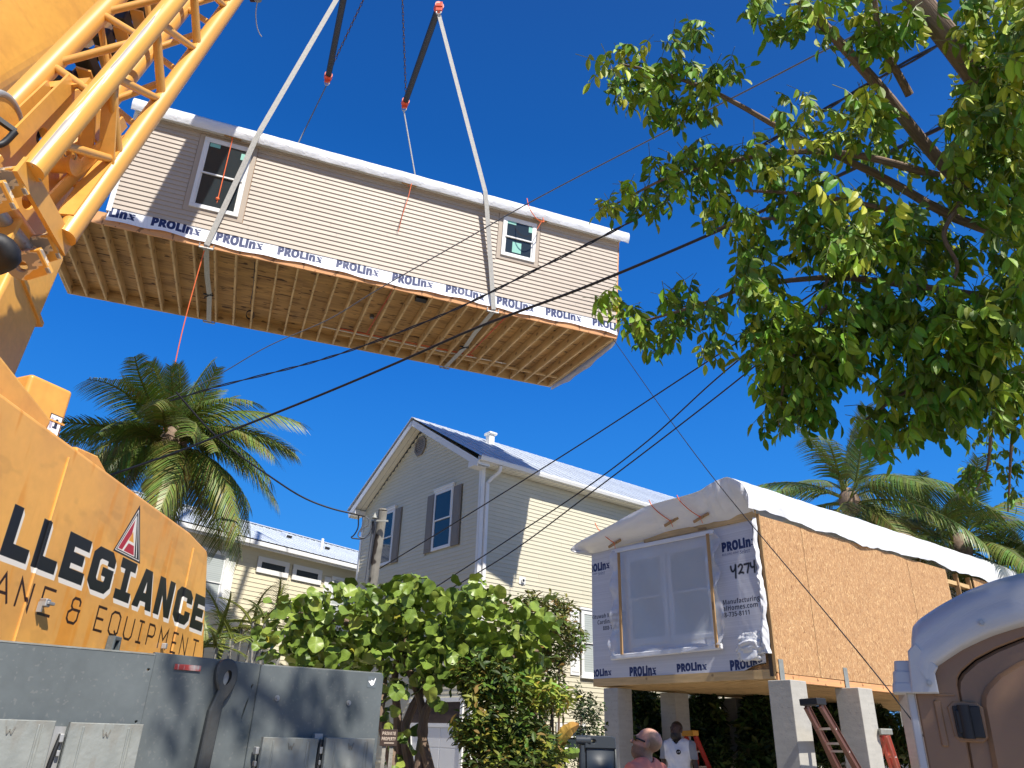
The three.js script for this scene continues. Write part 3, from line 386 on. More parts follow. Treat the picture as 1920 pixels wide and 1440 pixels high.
// ---------- the two storey cream house in the middle ----------
const CH = new THREE.Group(); CH.name = 'cream_house'; CH.position.set(-.703, -.037, -18.48); CH.scale.setScalar(1.0233); CH.rotation.y = rad(37.84); scene.add(CH); CH.updateMatrixWorld(true);
tag(CH, 'tall cream sided gable house with metal roof and grey shutters, in the middle', 'house');
const cwd = (x, y, z) => V(x, y, z).applyMatrix4(CH.matrixWorld);
{
  const D = 6.27, L = 14, ye = 7.80, ridge = 9.90, oh = .31, ox = -.36, slope = (ridge - ye + .0) / (D / 2 + .45);
  // core, front gable and side walls
  const core = poly([[0, 0], [D - .03, 0], [D - .03, 7.76], [D / 2, 9.58], [.03, 7.76], [.03, 0]].map(([x, y]) => [x, y]));
  part('frame_core', uvm(new THREE.ExtrudeGeometry(core, { depth: L - .1, bevelEnabled: false }).rotateY(Math.PI / 2).translate(.02, 0, 0)), MAT.cream, CH);
  const side = new THREE.Group(); side.name = 'side_wall'; CH.add(side);
  siding(side, CREAMS, .10, L, .9, ye - .03, .1035, .016, [[3.30, 4.75, 2.98, 4.70], [2.5, 3.5, 1.28, 1.95]]);
  const front = new THREE.Group(); front.name = 'front_wall'; front.rotation.y = -Math.PI / 2; CH.add(front);
  const openF = [[-2.45, -.80, 5.90, 7.56], [-5.48, -3.84, 5.90, 7.56], [-2.62, -.3, 0, 2.30]];
  siding(front, CREAMS, -D + .1, -.1, .9, 9.7, .1035, .016, openF, 3.66, (y) => y < 7.74 ? [-D + .1, -.1] : [-D / 2 - (9.66 - y) / slope * .985, -D / 2 + (9.66 - y) / slope * .985]);
  for (const z of [0, -D]) part('corner_trim', merge([span(-.022, .09, .3, 7.8, z ? z - .022 : z - .01, z ? z + .01 : z + .022), span(-.022, .01, .3, 7.8, z ? z : z - .09, z ? z + .09 : z)]), MAT.white, CH);
  // eaves: soffits, fascia, gutter, rakes
  part('soffit', span(ox, L, ye - .03, ye - .008, .015, oh), MAT.soffit, CH); part('soffit', span(ox, L, ye - .03, ye - .008, -D - oh, -D - .015), MAT.soffit, CH);
  part('fascia', span(ox, L, ye - .02, ye + .10, oh, oh + .02), MAT.white, CH);
  part('gutter', uvm(new THREE.ExtrudeGeometry(poly([[0, 0], [-.03, -.10], [-.10, -.10], [-.125, -.03], [-.125, .012], [-.113, .012], [-.11, -.02], [-.09, -.088], [-.035, -.088], [-.012, 0]]), { depth: L - ox, bevelEnabled: false }).rotateY(Math.PI / 2).translate(ox, ye + .085, oh + .022)), MAT.white, CH);
  part('downspout', merge([pathG([V(.30, ye - .02, oh + .07), V(.30, ye - .16, oh + .02), V(.22, ye - .30, .16), V(.15, ye - .42, .07)], .045, 14, 8), span(.10, .19, .2, ye - .40, .012, .085, .01)]), MAT.white, CH);
  const rake = (sg) => { const a = V(ox, ye + .02 - .1, -D / 2 + sg * (D / 2 + oh)), b = V(ox, ridge - .06, -D / 2); return [a, b]; };
  for (const sg of [1, -1]) { const [a, b] = rake(sg); part('rake_board', barG(a, b, .03, .17, V(1, 0, 0).clone().cross(b.clone().sub(a)).normalize()), MAT.white, CH); const n = V(0, .02, 0); part('rake_soffit', (() => { const t = new Tri(); const A = V(ox + .016, a.y - .06, a.z), B = V(-.005, a.y - .06, a.z), C = V(-.005, b.y - .07, b.z), Dd = V(ox + .016, b.y - .07, b.z); t.q(A, B, C, Dd); return uvm(t.g()); })(), MAT.soffit, CH); }
  part('eave_return', span(ox, .0, ye - .10, ye + .04, -.12, oh + .01, .004), MAT.white, CH); part('eave_return', span(ox, .0, ye - .10, ye + .04, -D - oh, -D + .12, .004), MAT.white, CH);
  // standing seam roof, a pan at a time
  const pan = (() => { const t = new Tri(), l = Math.hypot(D / 2 + oh + .1, ridge - ye); t.q(V(0, 0, 0), V(.395, 0, 0), V(.395, 0, -l), V(0, 0, -l), null, [0, 0], [.4, 0], [.4, l], [0, l]); const g = t.g(); return merge([g, span(.375, .405, 0, .028, -l, 0), span(.12, .13, 0, .008, -l, 0), span(.25, .26, 0, .008, -l, 0), span(0, .4, -.012, 0, -.012, 0)]); })();
  const ang = Math.atan2(ridge - ye, D / 2 + oh + .1);
  const rp = tints(MAT.roof, 3, .06);
  for (let i = 0; i < 36; i++) { const x = ox - .03 + i * .4; part('roof_panel', pan, rp[i % 3], CH, V(x, ye + .10, oh + .1), [ang, 0, 0]); part('roof_panel', pan, rp[(i + 1) % 3], CH, V(x + .4, ye + .10, -D - oh - .1), [-ang, Math.PI, 0]).rotation.set(ang, Math.PI, 0, 'YXZ'); }
  part('ridge_cap', merge([span(ox - .04, L, 0, .02, 0, .16).rotateX(ang * .99).translate(0, ridge + .10, -D / 2), span(ox - .04, L, 0, .02, -.16, 0).rotateX(-ang * .99).translate(0, ridge + .10, -D / 2)]), MAT.roof, CH);
  part('roof_vent', merge([span(1.95, 2.15, 9.45, 9.93, -2.62, -2.42, .02), span(1.92, 2.22, 9.90, 9.99, -2.70, -2.36, .04)]), MAT.white, CH);
  // windows and shutters of the front
  for (const z of [-2.10, -5.11]) {
    const g = hung(CH, V(-.02, 5.935, z), .90, 1.60, { turn: Math.PI / 2 * -1, f: .05, d: .03 });
    part('window_head', merge([span(-.075, -.012, 7.535, 7.60, z - .02, z + .93, .005), span(-.10, -.014, 7.60, 7.625, z - .04, z + .95)]), MAT.white, CH);
    for (const a of [z - .36, z + .92]) { const w = .34; part('shutter', merge([span(-.045, -.014, 5.93, 7.52, a, a + w, .004), span(-.052, -.04, 6.02, 6.68, a + .045, a + w - .045, .004), span(-.052, -.04, 6.78, 7.43, a + .045, a + w - .045, .004)]), MAT.shutter, CH); }
  }
  { // louvred octagonal gable vent
    const y = 9.19, z = -3.12, R = .31, o = new THREE.Shape(), q = new THREE.Path(); for (let i = 0; i < 8; i++) { const a = (i + .5) * Math.PI / 4; (i ? o.lineTo(R * Math.cos(a), R * Math.sin(a)) : o.moveTo(R * Math.cos(a), R * Math.sin(a))); } o.closePath(); for (let i = 7; i >= 0; i--) { const a = (i + .5) * Math.PI / 4, r = R * .78; (i < 7 ? q.lineTo(r * Math.cos(a), r * Math.sin(a)) : q.moveTo(r * Math.cos(a), r * Math.sin(a))); } q.closePath(); o.holes.push(q);
    const gv = new THREE.Group(); gv.name = 'gable_vent'; gv.position.set(-.02, y, z); gv.rotation.y = -Math.PI / 2; CH.add(gv);
    part('ring', extr(o, .03, .006), MAT.shutter, gv); for (let i = 0; i < 7; i++) { const yy = -.19 + i * .063, w = Math.min(.44, 2 * (R * .98 - Math.abs(yy) * .9)); part('louvre', boxG(w, .05, .006, 0, yy, .014), MAT.shutter, gv, V(0, 0, 0), [0, 0, 0]); } part('backing', new THREE.CircleGeometry(R * .8, 8, Math.PI / 8).translate(0, 0, .002), MAT.black, gv);
  }
  // side windows and small vent, garage front
  hung(CH, V(3.36, 3.02, .012), 1.0, 1.62, { d: .045, f: .07, glass: MAT.glassPale }); part('window_head', merge([span(3.30, 4.45, 4.64, 4.70, .01, .08, .005), span(3.32, 4.42, 2.965, 3.02, .01, .09, .005)]), MAT.white, CH); part('shutter', merge([span(2.98, 3.30, 3.02, 4.62, .012, .04, .004), span(3.03, 3.26, 3.1, 3.75, .035, .05), span(3.03, 3.26, 3.85, 4.55, .035, .05)]), MAT.shutterW, CH);
  hung(CH, V(2.52, 1.30, .012), .95, .62, { d: .04, f: .06, mid: .52 });
  part('vent_hood', merge([span(1.27, 1.47, 5.02, 5.2, .012, .03, .006), new THREE.CylinderGeometry(.055, .055, .05, 12).rotateX(Math.PI / 2).translate(1.37, 5.11, .05)]), MAT.white, CH); part('vent_hole', new THREE.CylinderGeometry(.035, .035, .012, 12).rotateX(Math.PI / 2).translate(1.37, 5.11, .075), MAT.black, CH);
  part('garage_trim', merge([span(-.05, -.005, 1.74, 1.82, -2.5, -.2), span(-.05, -.005, 0, 1.74, -2.5, -2.36), span(-.06, -.005, 2.27, 2.36, -2.55, -.2), span(-.05, -.005, 0, 1.74, -.3, -.2), span(-.052, -.006, 1.82, 2.27, -.35, -.25)]), MAT.white, CH);
  part('brick_band', span(-.03, -.004, 1.82, 2.27, -2.5, -.35), M({ map: rep(tex(128, (u, v) => lin([.05, .032, .026].map((c) => c * (.5 + fbm(u * 8, v * 14, 14, 3, 230)))))), roughness: .8 }), CH);
  for (let r = 0; r < 4; r++) for (let c = 0; c < 2; c++) part('door_panel', span(-.025, -.006, .06 + r * .42, .46 + r * .42, -1.92 + c * .80, -1.14 + c * .80, .006), MAT.shutterW, CH);
  part('garage_door', merge([span(-.012, -.002, 0, 1.74, -2.36, -.3)]), MAT.white, CH);
}
// ---------- the low cream house on the left ----------
{
  const LH = thing('low_house', 'low cream sided house with pale ribbed metal roof behind the palm', 'house', V(-8.79, 0, -22.562)); LH.rotation.y = rad(53);
  const x0 = -6, x1 = 9, ye = 6.78;
  part('frame_core', span(x0, x1, 0, ye, -5, -.02), MAT.cream2, LH);
  const wall = new THREE.Group(); wall.name = 'wall'; LH.add(wall);
  siding(wall, CREAMS2, x0, x1, 2.2, ye - .02, .135, .018, [[-.75, .74, 4.6, 6.5], [1.49, 2.79, 6.02, 6.56], [2.86, 4.1, 6.02, 6.56], [4.3, 6.2, 4.6, 6.42]]);
  part('soffit', span(x0, x1, ye - .02, ye, 0, .38), MAT.white, LH); part('gutter', merge([span(x0, x1, ye - .05, ye + .09, .38, .50, .02), span(x0, x1, ye - .10, ye - .055, .34, .42, .01)]), MAT.white, LH); part('drip_edge', span(x0, x1, ye + .092, ye + .125, .36, .46), MAT.black, LH);
  const run = 3.1, rise = 1.30, l = Math.hypot(run, rise), ang = Math.atan2(rise, run), t = new Tri(); t.q(V(0, 0, 0), V(.3, 0, 0), V(.3, 0, -l), V(0, 0, -l), null, [0, 0], [.3, 0], [.3, l], [0, l]);
  const pan = merge([t.g(), span(.276, .302, 0, .026, -l, 0), span(.14, .15, 0, .01, -l, 0)]), rp = tints(MAT.roof, 3, .06);
  for (let i = 0; i < 50; i++) part('roof_panel', pan, rp[i % 3], LH, V(x0 + i * .3, ye + .13, .48), [ang, 0, 0]);
  part('roof_slope', (() => { const q = new Tri(); q.q(V(x0, ye + .13 + rise, .48 - run), V(x1, ye + .13 + rise, .48 - run), V(x1, ye, -5.6), V(x0, ye, -5.6)); return uvm(q.g()); })(), MAT.roof, LH);
  part('ridge_cap', boxG(x1 - x0, .03, .22, (x0 + x1) / 2, ye + .15 + rise, .48 - run, .01), MAT.roof, LH);
  for (const [x, f] of [[.95, .62], [3.55, .62], [5.0, .5]]) { const v = new THREE.Group(); v.name = 'roof_vent'; v.position.set(x, ye + .13 + rise * f, .48 - run * f); v.rotation.x = ang; LH.add(v); part('hood', span(-.14, .14, 0, .14, -.25, .12, .02), MAT.roof, v); part('mouth', span(-.11, .11, .03, .12, .121, .126), MAT.black, v); }
  part('roof_pipe', new THREE.CylinderGeometry(.05, .05, .4, 10).translate(4.55, ye + .13 + rise * .38 + .2, .48 - run * .38), MAT.white, LH);
  for (const x of [-.6, 4.55]) { hung(LH, V(x, 4.72, .01), 1.06, 1.7, { f: .09, d: .09, glass: MAT.glassPale, mid: .45 }); part('shutter', span(x + 1.07, x + 1.34, 4.72, 6.36, .012, .05, .005), MAT.shutterW, LH); part('shutter', span(x - .28, x - .01, 4.72, 6.36, .012, .05, .005), MAT.shutterW, LH); part('sill', span(x - .05, x + 1.12, 4.62, 4.715, .01, .13, .01), MAT.white, LH); }
  for (const x of [1.52, 2.90]) hung(LH, V(x, 6.03, .01), 1.22, .50, { f: .15, d: .05, fixed: true });
}
// ---------- the yellow mobile crane ----------
const CR = thing('mobile_crane', 'big yellow mobile crane with lettered side panel, boom and stowed lattice jib on the left', 'crane', V(-4.5, 0, -6));
{
  const cb = CR.position, loc = (v) => v.clone().sub(cb), Lc = (g) => g.translate(-cb.x, -cb.y, -cb.z);
  const U = V(.03221925, .96364137, -.26524937), E = V(-.03473975, -.26414708, -.96385656), Wv = V(-.9988769, .04026943, .02496604), PB = V(-3.447307, 5.132358, -4.175396);
  const J = (a, b, t) => PB.clone().addScaledVector(E, a).addScaledVector(Wv, b).addScaledVector(U, t);
  const jm = (a, b, t) => basis(E, Wv, U).setPosition(J(a, b, t)); // right-handed: E x W = U
  // boom: long box with rounded edges
  const boom = (e0, e1, w0, w1, t0, t1, c) => { const s = new THREE.Shape(); const r = c; s.moveTo(e0 + r, w0); s.lineTo(e1 - r, w0); s.quadraticCurveTo(e1, w0, e1, w0 + r); s.lineTo(e1, w1 - r); s.quadraticCurveTo(e1, w1, e1 - r, w1); s.lineTo(e0 + r, w1); s.quadraticCurveTo(e0, w1, e0, w1 - r); s.lineTo(e0, w0 + r); s.quadraticCurveTo(e0, w0, e0 + r, w0); const g = uvm(new THREE.ExtrudeGeometry(s, { depth: t1 - t0, bevelEnabled: false, curveSegments: 6 })); return Lc(g.applyMatrix4(jm(0, 0, t0))); };
  const Q0 = V(-5.3374, 8.2224, -5.6315), BD = V(.07026, .92149, -.38199), BX = V(.9216, -.2065, -.3285), BY = BD.clone().cross(BX).normalize(); BX.copy(BY).cross(BD).normalize();
  const tele = (hx, hy, k0, k1, c, oy = 0, ox = 0, rot = 0) => { const s = new THREE.Shape(), r = c; s.moveTo(-hx + r, -hy); s.lineTo(hx - r, -hy); s.quadraticCurveTo(hx, -hy, hx, -hy + r); s.lineTo(hx, hy - r); s.quadraticCurveTo(hx, hy, hx - r, hy); s.lineTo(-hx + r, hy); s.quadraticCurveTo(-hx, hy, -hx, hy - r); s.lineTo(-hx, -hy + r); s.quadraticCurveTo(-hx, -hy, -hx + r, -hy); return Lc(uvm(new THREE.ExtrudeGeometry(s, { depth: k1 - k0, bevelEnabled: false, curveSegments: 10 })).rotateZ(rot).applyMatrix4(basis(BX, BY, BD).setPosition(Q0.clone().addScaledVector(BD, k0).addScaledVector(BY, oy).addScaledVector(BX, ox)))); };
  part('boom', tele(.86, .62, -7, 6.8, .3, 0, -.36, -.7), MAT.yellow, CR); part('boom_section', tele(.40, .46, 6.8, 20, .18), MAT.yellow, CR); part('boom_collar', tele(.89, .65, 6.5, 6.8, .3, 0, -.36, -.7), MAT.yellow, CR);
  // hose tray and cross plates between boom and jib
  for (let i = 0; i < 16; i++) { const t = -.1 + i * .42; part('cross_plate', Lc(barG(J(.30, .62, t), J(.62, .70, t + .1), .13, .02, U)), MAT.yellow, CR); part('hose_tray', Lc(barG(J(.24, .70, t + .2), J(.66, .74, t + .3), .16, .14, U, .02)), MAT.black, CR); }
  part('hose', Lc(merge([pathG([J(.42, .80, -.4), J(.40, .78, 1.4), J(.44, .80, 3), J(.42, .8, 7)], .035, 30, 8), pathG([J(.52, .84, -.4), J(.55, .80, 1.2), J(.50, .84, 3), J(.52, .84, 7)], .03, 30, 8)])), MAT.rubber, CR);
  
  // lattice jib
  const jib = new THREE.Group(); jib.name = 'lattice_jib'; CR.add(jib);
  const ch = (a, b, t0, t1, m) => part('chord', Lc(merge([tubeG(J(a, b, t0), J(a, b, t1), .084, .084, 20)])), m, jib);
  ch(0, 0, -.02, 8.5, MAT.yellowWorn); ch(.58, 0, -.02, 8.5, MAT.yellow); ch(0, .55, -.9, 8.5, MAT.yellow); ch(.58, .47, .3, 8.5, MAT.yellow);
  const br = (p, q, r = .034) => part('brace', Lc(merge([tubeG(p, q, r, r, 10)])), MAT.yellow, jib);
  for (let k = 1; k < 8; k++) {
    const c = 1.02 * k, d = c + .33;
    br(J(.58, 0, c), J(0, 0, d), .04); br(J(.58, 0, c), J(0, 0, c - .66), .036);
    const a = .48 + 1.0 * k; br(J(0, .55, a), J(0, 0, a + .55)); br(J(0, .55, a), J(0, 0, a - .42));
    const e = -.16 + 1.05 * k; br(J(.58, .47, e), J(.58, 0, e + .58)); br(J(.58, .47, e), J(.58, 0, e - .42)); br(J(.58, .47, e + .1), J(0, .55, e + .5), .03);
  }
  part('end_frame', Lc(barG(J(.58, .47, .97), J(.58, 0, 1.0), .11, .10)), MAT.yellow, jib);
  // foot plate with lightening holes behind the two front chords
  const fp = poly([[-.02, -.1], [.62, -.25], [.70, .1], [.66, 1.3], [.5, 1.55], [.1, 1.3], [-.02, .9]]);
  hole(fp, .36, .98, .085, .13, .3); hole(fp, .38, .22, .085, .15, .1); hole(fp, .13, .62, .06, .09); hole(fp, .20, .20, .05, .07); hole(fp, .56, 1.2, .06);
  const fpm = new THREE.Matrix4().makeBasis(E, U, Wv.clone().negate()); // E x U = -W
  part('foot_plate', Lc(extr(fp, .02, .003).applyMatrix4(fpm.clone().setPosition(J(0, .30, 0)))), MAT.yellow, jib);
  const fp2 = poly([[.2, -.2], [.70, -.30], [.76, 0], [.72, 1.2], [.5, 1.1], [.35, .3]]); hole(fp2, .62, .05, .045, .07); hole(fp2, .62, .42, .045, .07); hole(fp2, .62, -.16, .03, .045);
  part('foot_plate', Lc(extr(fp2, .02, .003).applyMatrix4(fpm.clone().setPosition(J(0, .52, 0)))), MAT.yellow, jib);
  part('boss', Lc(merge([tubeG(J(.36, .30, .60), J(.36, .12, .60), .075, .065, 18), tubeG(J(.36, .13, .60), J(.36, .10, .60), .085, .085, 18)])), MAT.yellow, jib); part('pin_ring', Lc(new THREE.TorusGeometry(.05, .007, 6, 18).applyMatrix4(jm(.27, .12, .62))), MAT.steel, jib);
  part('web_plate', Lc(barG(J(.50, .04, .15), J(.50, .04, 1.05), .02, .14, Wv)), MAT.yellow, jib); part('web_plate', Lc(barG(J(.47, .20, .2), J(.40, .02, 1.35), .02, .10, E)), MAT.yellow, jib);
  part('spacer', Lc(merge([barG(J(.06, .03, 1.38), J(.52, .02, .86), .02, .13, Wv), barG(J(.03, .17, 1.35), J(.50, .17, .83), .02, .11, Wv)])), MAT.yellow, jib);
  part('stiffener', Lc(merge([barG(J(-.08, .22, -.15), J(-.02, .25, 1.2), .02, .13, E), barG(J(-.03, .42, -.1), J(.02, .42, 1.15), .02, .12, E), barG(J(-.02, .12, 1.22), J(.05, .55, 1.2), .025, .10, U)])), MAT.yellow, jib);
  part('end_plate', Lc(barG(J(-.09, .02, -.06), J(.67, .0, -.04), .035, .17, U)), MAT.yellow, jib);
  const lug = () => { const s = new THREE.Shape(); s.moveTo(-.09, -.02); s.lineTo(.09, -.02); s.lineTo(.10, .10); s.absarc(0, .14, .10, 0, Math.PI, false); s.closePath(); return hole(s, 0, .14, .045, .045); };
  const lx = V(.80, .10, -.6).normalize(), lz = V(.25, -.75, .6).normalize(), ly = lz.clone().cross(lx).normalize(), lxx = ly.clone().cross(lz).normalize();
  for (const [a, b] of [[0, 0], [.58, 0]]) for (const k of [0, 1]) part('lug', Lc(extr(lug(), .05, .008).applyMatrix4(basis(lxx, ly.clone(), lz).multiply(new THREE.Matrix4().makeRotationZ(2.2)).setPosition(J(a + .02, b + .05, -.10 - k * .17)))), MAT.yellowWorn, jib);
  part('pivot_pin', Lc(merge([tubeG(J(-.1, .30, -.2), J(.60, .28, -.12), .12, .12, 18), tubeG(J(.12, .48, -.22), J(.62, .46, -.16), .08, .08, 14)])), MAT.yellow, jib); part('pin_sleeve', Lc(tubeG(J(.02, .21, -.30), J(.56, .20, -.2), .055, .055, 14)), MAT.steel, jib);
  part('bracket', Lc(merge([barG(J(-.14, .12, -.16), J(-.14, .62, -.1), .05, .18, U, .01), barG(J(.62, .08, -.2), J(.62, .62, -.3), .05, .16, U, .01), barG(J(.64, .62, -.2), J(-.1, .64, -.1), .05, .22, U, .01), barG(J(.30, .60, -.4), J(.30, .10, -.32), .03, .28, U)])), MAT.yellow, jib);
  part('pulley', Lc(merge([new THREE.TorusGeometry(.19, .03, 10, 28).applyMatrix4(new THREE.Matrix4().makeBasis(E, U, Wv.clone().negate()).setPosition(J(-.12, .36, .40)))])), MAT.steel, jib); part('pulley_disc', Lc(flat(new THREE.CylinderGeometry(.165, .165, .05, 24).rotateX(Math.PI / 2)).applyMatrix4(new THREE.Matrix4().makeBasis(E, U, Wv.clone().negate()).setPosition(J(-.12, .37, .40)))), MAT.yellow, jib);
  part('shackle_pin', Lc(merge([barG(J(-.34, .33, .22), J(-.16, .16, .22), .035, .035), pathG([J(-.34, .33, .22), J(-.3, .36, .10), J(-.24, .3, .02)], .025, 10, 6), pathG([J(-.16, .16, .22), J(-.14, .2, .08), J(-.18, .24, 0)], .025, 10, 6)])), MAT.black, jib);
  part('hose_end', Lc(merge([pathG([at(-60, 470, 6.2), at(-30, 458, 6.2), at(2, 462, 6.2), at(14, 480, 6.2), at(-10, 494, 6.25), at(-50, 492, 6.3)], .085, 24, 10)])), MAT.rubber, jib);
  // lift cylinder and base beam under the jib
  const e0 = at(22, 752, 7.6), e1 = at(168, 398, 9.6), ax = e1.clone().sub(e0).normalize(), wd = V(-1, .05, .12).addScaledVector(ax, 0).normalize(), dp = ax.clone().cross(wd).normalize();
  { const a = e0.clone().addScaledVector(ax, -1.5).addScaledVector(wd, 1.08), b = e1.clone().addScaledVector(wd, 1.08); for (const q of [a, b]) q.add(V(-.05, -.12, -.42)); part('base_beam', Lc(barG(a, b, .8, 1.1, wd, .05)), MAT.yellow, CR);
    const c = e0.clone().lerp(e1, .60).addScaledVector(wd, 1.06).add(V(-.05, -.12, -.42)); part('collar', Lc(barG(c, c.clone().addScaledVector(ax, .07), .9, 1.12, wd, .01)), MAT.yellow, CR);
    const h = e0.clone().lerp(e1, .77); part('beam_pin', Lc(merge([tubeG(h.clone().addScaledVector(wd, .62).add(V(.05, -.05, .25)), h.clone().addScaledVector(wd, .62).add(V(0, 0, -.1)), .12, .12, 20)])), MAT.steel, CR); part('beam_lug', Lc(merge([tubeG(h.clone().addScaledVector(wd, .30).add(V(.02, -.1, .30)), h.clone().addScaledVector(wd, .30).add(V(0, -.1, .0)), .05, .05, 14)])), MAT.steel, CR);
  }
  // superstructure: lettered side panel
  const SP = new THREE.Group(); SP.name = 'side_panel'; SP.position.copy(loc(V(-3, 0, 0))); SP.rotation.y = rad(88.5); CR.add(SP);
  const X0 = 2.2, X1 = 7.5, Y0 = 1.85, Y1 = 3.35, tw = 2048, th = 580;
  const face = canvasTex(tw, th, (x, w, h) => {
    const k = w / (X1 - X0); x.fillStyle = '#e39b36'; x.fillRect(0, 0, w, h); const img = x.getImageData(0, 0, w, h), d = img.data;
    for (let j = 0; j < h; j++) for (let i = 0; i < w; i++) { const u = i / w, v = j / h, n = fbm(u * 12, v * 4, 12, 5, 300), f = fbm(u * 120, v * 36, 120, 2, 304), st = sm(.60, .78, fbm(u * 70, v * 2.5, 70, 3, 306)), dk = sm(.62, .75, fbm(u * 20, v * 14, 20, 3, 309)); let c = mixc([.80, .395, .085], [.68, .33, .08], sm(.35, .75, n)); c = mixc(c, [.70, .26, .022], st * .7); c = mixc(c, [.35, .18, .05], dk * .22); const o = (j * w + i) * 4; for (let q = 0; q < 3; q++) d[o + q] = toS(cl(c[q] * (.95 + .1 * f))) * 255; }
    x.putImageData(img, 0, 0);
    x.save(); x.scale(k, k); x.translate(-X0, Y1); x.scale(1, -1); x.transform(1, -.02, 0, 1, 0, .085); // metres along the panel; lettering runs slightly downhill
    const G = { L: [[0, 0, .36, 0, .36, .72, 1, .72, 1, 1, 0, 1]], E: [[0, 0, .98, 0, .98, .26, .34, .26, .34, .38, .84, .38, .84, .62, .34, .62, .34, .74, 1, .74, 1, 1, 0, 1]], I: [[0, 0, 1, 0, 1, .24, .68, .24, .68, .76, 1, .76, 1, 1, 0, 1, 0, .76, .32, .76, .32, .24, 0, .24]], G: [[.2, 0, .8, 0, 1, .17, 1, .36, .68, .36, .68, .25, .38, .25, .32, .30, .32, .70, .38, .75, .66, .75, .68, .70, .68, .62, .5, .62, .5, .42, 1, .42, 1, .83, .8, 1, .2, 1, 0, .83, 0, .17]], A: [[.30, 0, .68, 0, 1, 1, .68, 1, .63, .82, .36, .82, .31, 1, 0, 1], [.43, .60, .56, .60, .50, .30]], N: [[0, 0, .34, 0, .66, .55, .66, 0, 1, 0, 1, 1, .67, 1, .34, .46, .34, 1, 0, 1]], C: [[.2, 0, .8, 0, 1, .17, 1, .38, .66, .38, .66, .25, .38, .25, .32, .30, .32, .70, .38, .75, .66, .75, .66, .62, 1, .62, 1, .83, .8, 1, .2, 1, 0, .83, 0, .17]] };
    const letters = [['A', 3.90, 4.23], ['L', 4.285, 4.535], ['L', 4.585, 4.835], ['E', 4.884, 5.165], ['G', 5.215, 5.525], ['I', 5.60, 5.835], ['A', 5.885, 6.21], ['N', 6.25, 6.545], ['C', 6.605, 6.945], ['E', 6.985, 7.27]];
    const glyph = (c, a, b, dx, dy) => { x.beginPath(); for (const p of G[c]) { for (let i = 0; i < p.length; i += 2) { const px = a + p[i] * (b - a) + dx, py = 2.748 - p[i + 1] * (.295) + dy; i ? x.lineTo(px, py) : x.moveTo(px, py); } x.closePath(); } x.fill('evenodd'); };
    x.fillStyle = '#e6ddd0'; for (const [c, a, b] of letters) for (let s = 0; s <= 6; s++) glyph(c, a, b, .022 * s / 6, -.032 * s / 6);
    x.fillStyle = '#121316'; for (const [c, a, b] of letters) glyph(c, a, b, 0, 0);
    // thin second line
    x.strokeStyle = '#2a120a'; x.lineWidth = .017; x.lineJoin = 'miter';
    const S = { A: [[0, 1, .5, 0, 1, 1], [.18, .66, .82, .66]], N: [[0, 1, 0, 0, 1, 1, 1, 0]], E: [[1, 0, 0, 0, 0, 1, 1, 1], [0, .5, .85, .5]], C: [[1, .22, .8, 0, .2, 0, 0, .15, 0, .85, .2, 1, .8, 1, 1, .78]], R: [[0, 1, 0, 0, .8, 0, 1, .12, 1, .4, .8, .52, 0, .52], [.5, .52, 1, 1]], '&': [[.85, .28, .85, .1, .7, 0, .3, 0, .15, .12, .15, .34, .3, .46, 1, .46], [.3, .46, .0, .62, 0, .86, .18, 1, .7, 1, .88, .84, .88, .46]], Q: [[.25, 0, .75, 0, 1, .15, 1, .85, .75, 1, .25, 1, 0, .85, 0, .15, .25, 0, .4, 0], [.6, .8, 1, 1.08]], U: [[0, 0, 0, .82, .22, 1, .78, 1, 1, .82, 1, 0]], I: [[0, 0, 1, 0], [.5, 0, .5, 1], [0, 1, 1, 1]], P: [[0, 1, 0, 0, .78, 0, 1, .14, 1, .44, .78, .56, 0, .56]], M: [[0, 1, 0, 0, .5, .55, 1, 0, 1, 1]], T: [[0, 0, 1, 0], [.5, 0, .5, 1]] };
    for (const [c, a, b] of [['C', 3.86, 3.99], ['R', 4.09, 4.22], ['A', 4.32, 4.475], ['N', 4.55, 4.675], ['E', 4.787, 4.915], ['&', 5.10, 5.235], ['E', 5.452, 5.565], ['Q', 5.645, 5.78], ['U', 5.87, 5.995], ['I', 6.075, 6.16], ['P', 6.25, 6.36], ['M', 6.46, 6.60], ['E', 6.71, 6.81], ['N', 6.89, 7.01], ['T', 7.13, 7.26]]) for (const p of S[c]) { x.beginPath(); for (let i = 0; i < p.length; i += 2) { const px = a + p[i] * (b - a), py = 2.366 - p[i + 1] * .155; i ? x.lineTo(px, py) : x.moveTo(px, py); } x.stroke(); }
    // emblem: a tall letter A in red and black
    const pg = (c, ...p) => { x.fillStyle = c; x.beginPath(); for (let i = 0; i < p.length; i += 2) (i ? x.lineTo(p[i], p[i + 1] + .024) : x.moveTo(p[i], p[i + 1] + .024)); x.closePath(); x.fill(); };
    pg('#15151a', 5.657, 3.14, 5.445, 2.735, 5.868, 2.735); pg('#e9e2d6', 5.657, 3.105, 5.465, 2.748, 5.85, 2.748); pg('#15151a', 5.657, 3.085, 5.478, 2.755, 5.838, 2.755); pg('#e9e2d6', 5.652, 3.06, 5.49, 2.762, 5.76, 2.762); pg('#b02436', 5.645, 3.02, 5.503, 2.77, 5.56, 2.77, 5.645, 2.91); pg('#b02436', 5.585, 2.77, 5.63, 2.835, 5.715, 2.835, 5.745, 2.77); pg('#e39b36', 5.655, 2.93, 5.62, 2.855, 5.70, 2.855); pg('#e9e2d6', 5.662, 3.05, 5.668, 3.05, 5.80, 2.76, 5.785, 2.76);
    x.restore();
  });
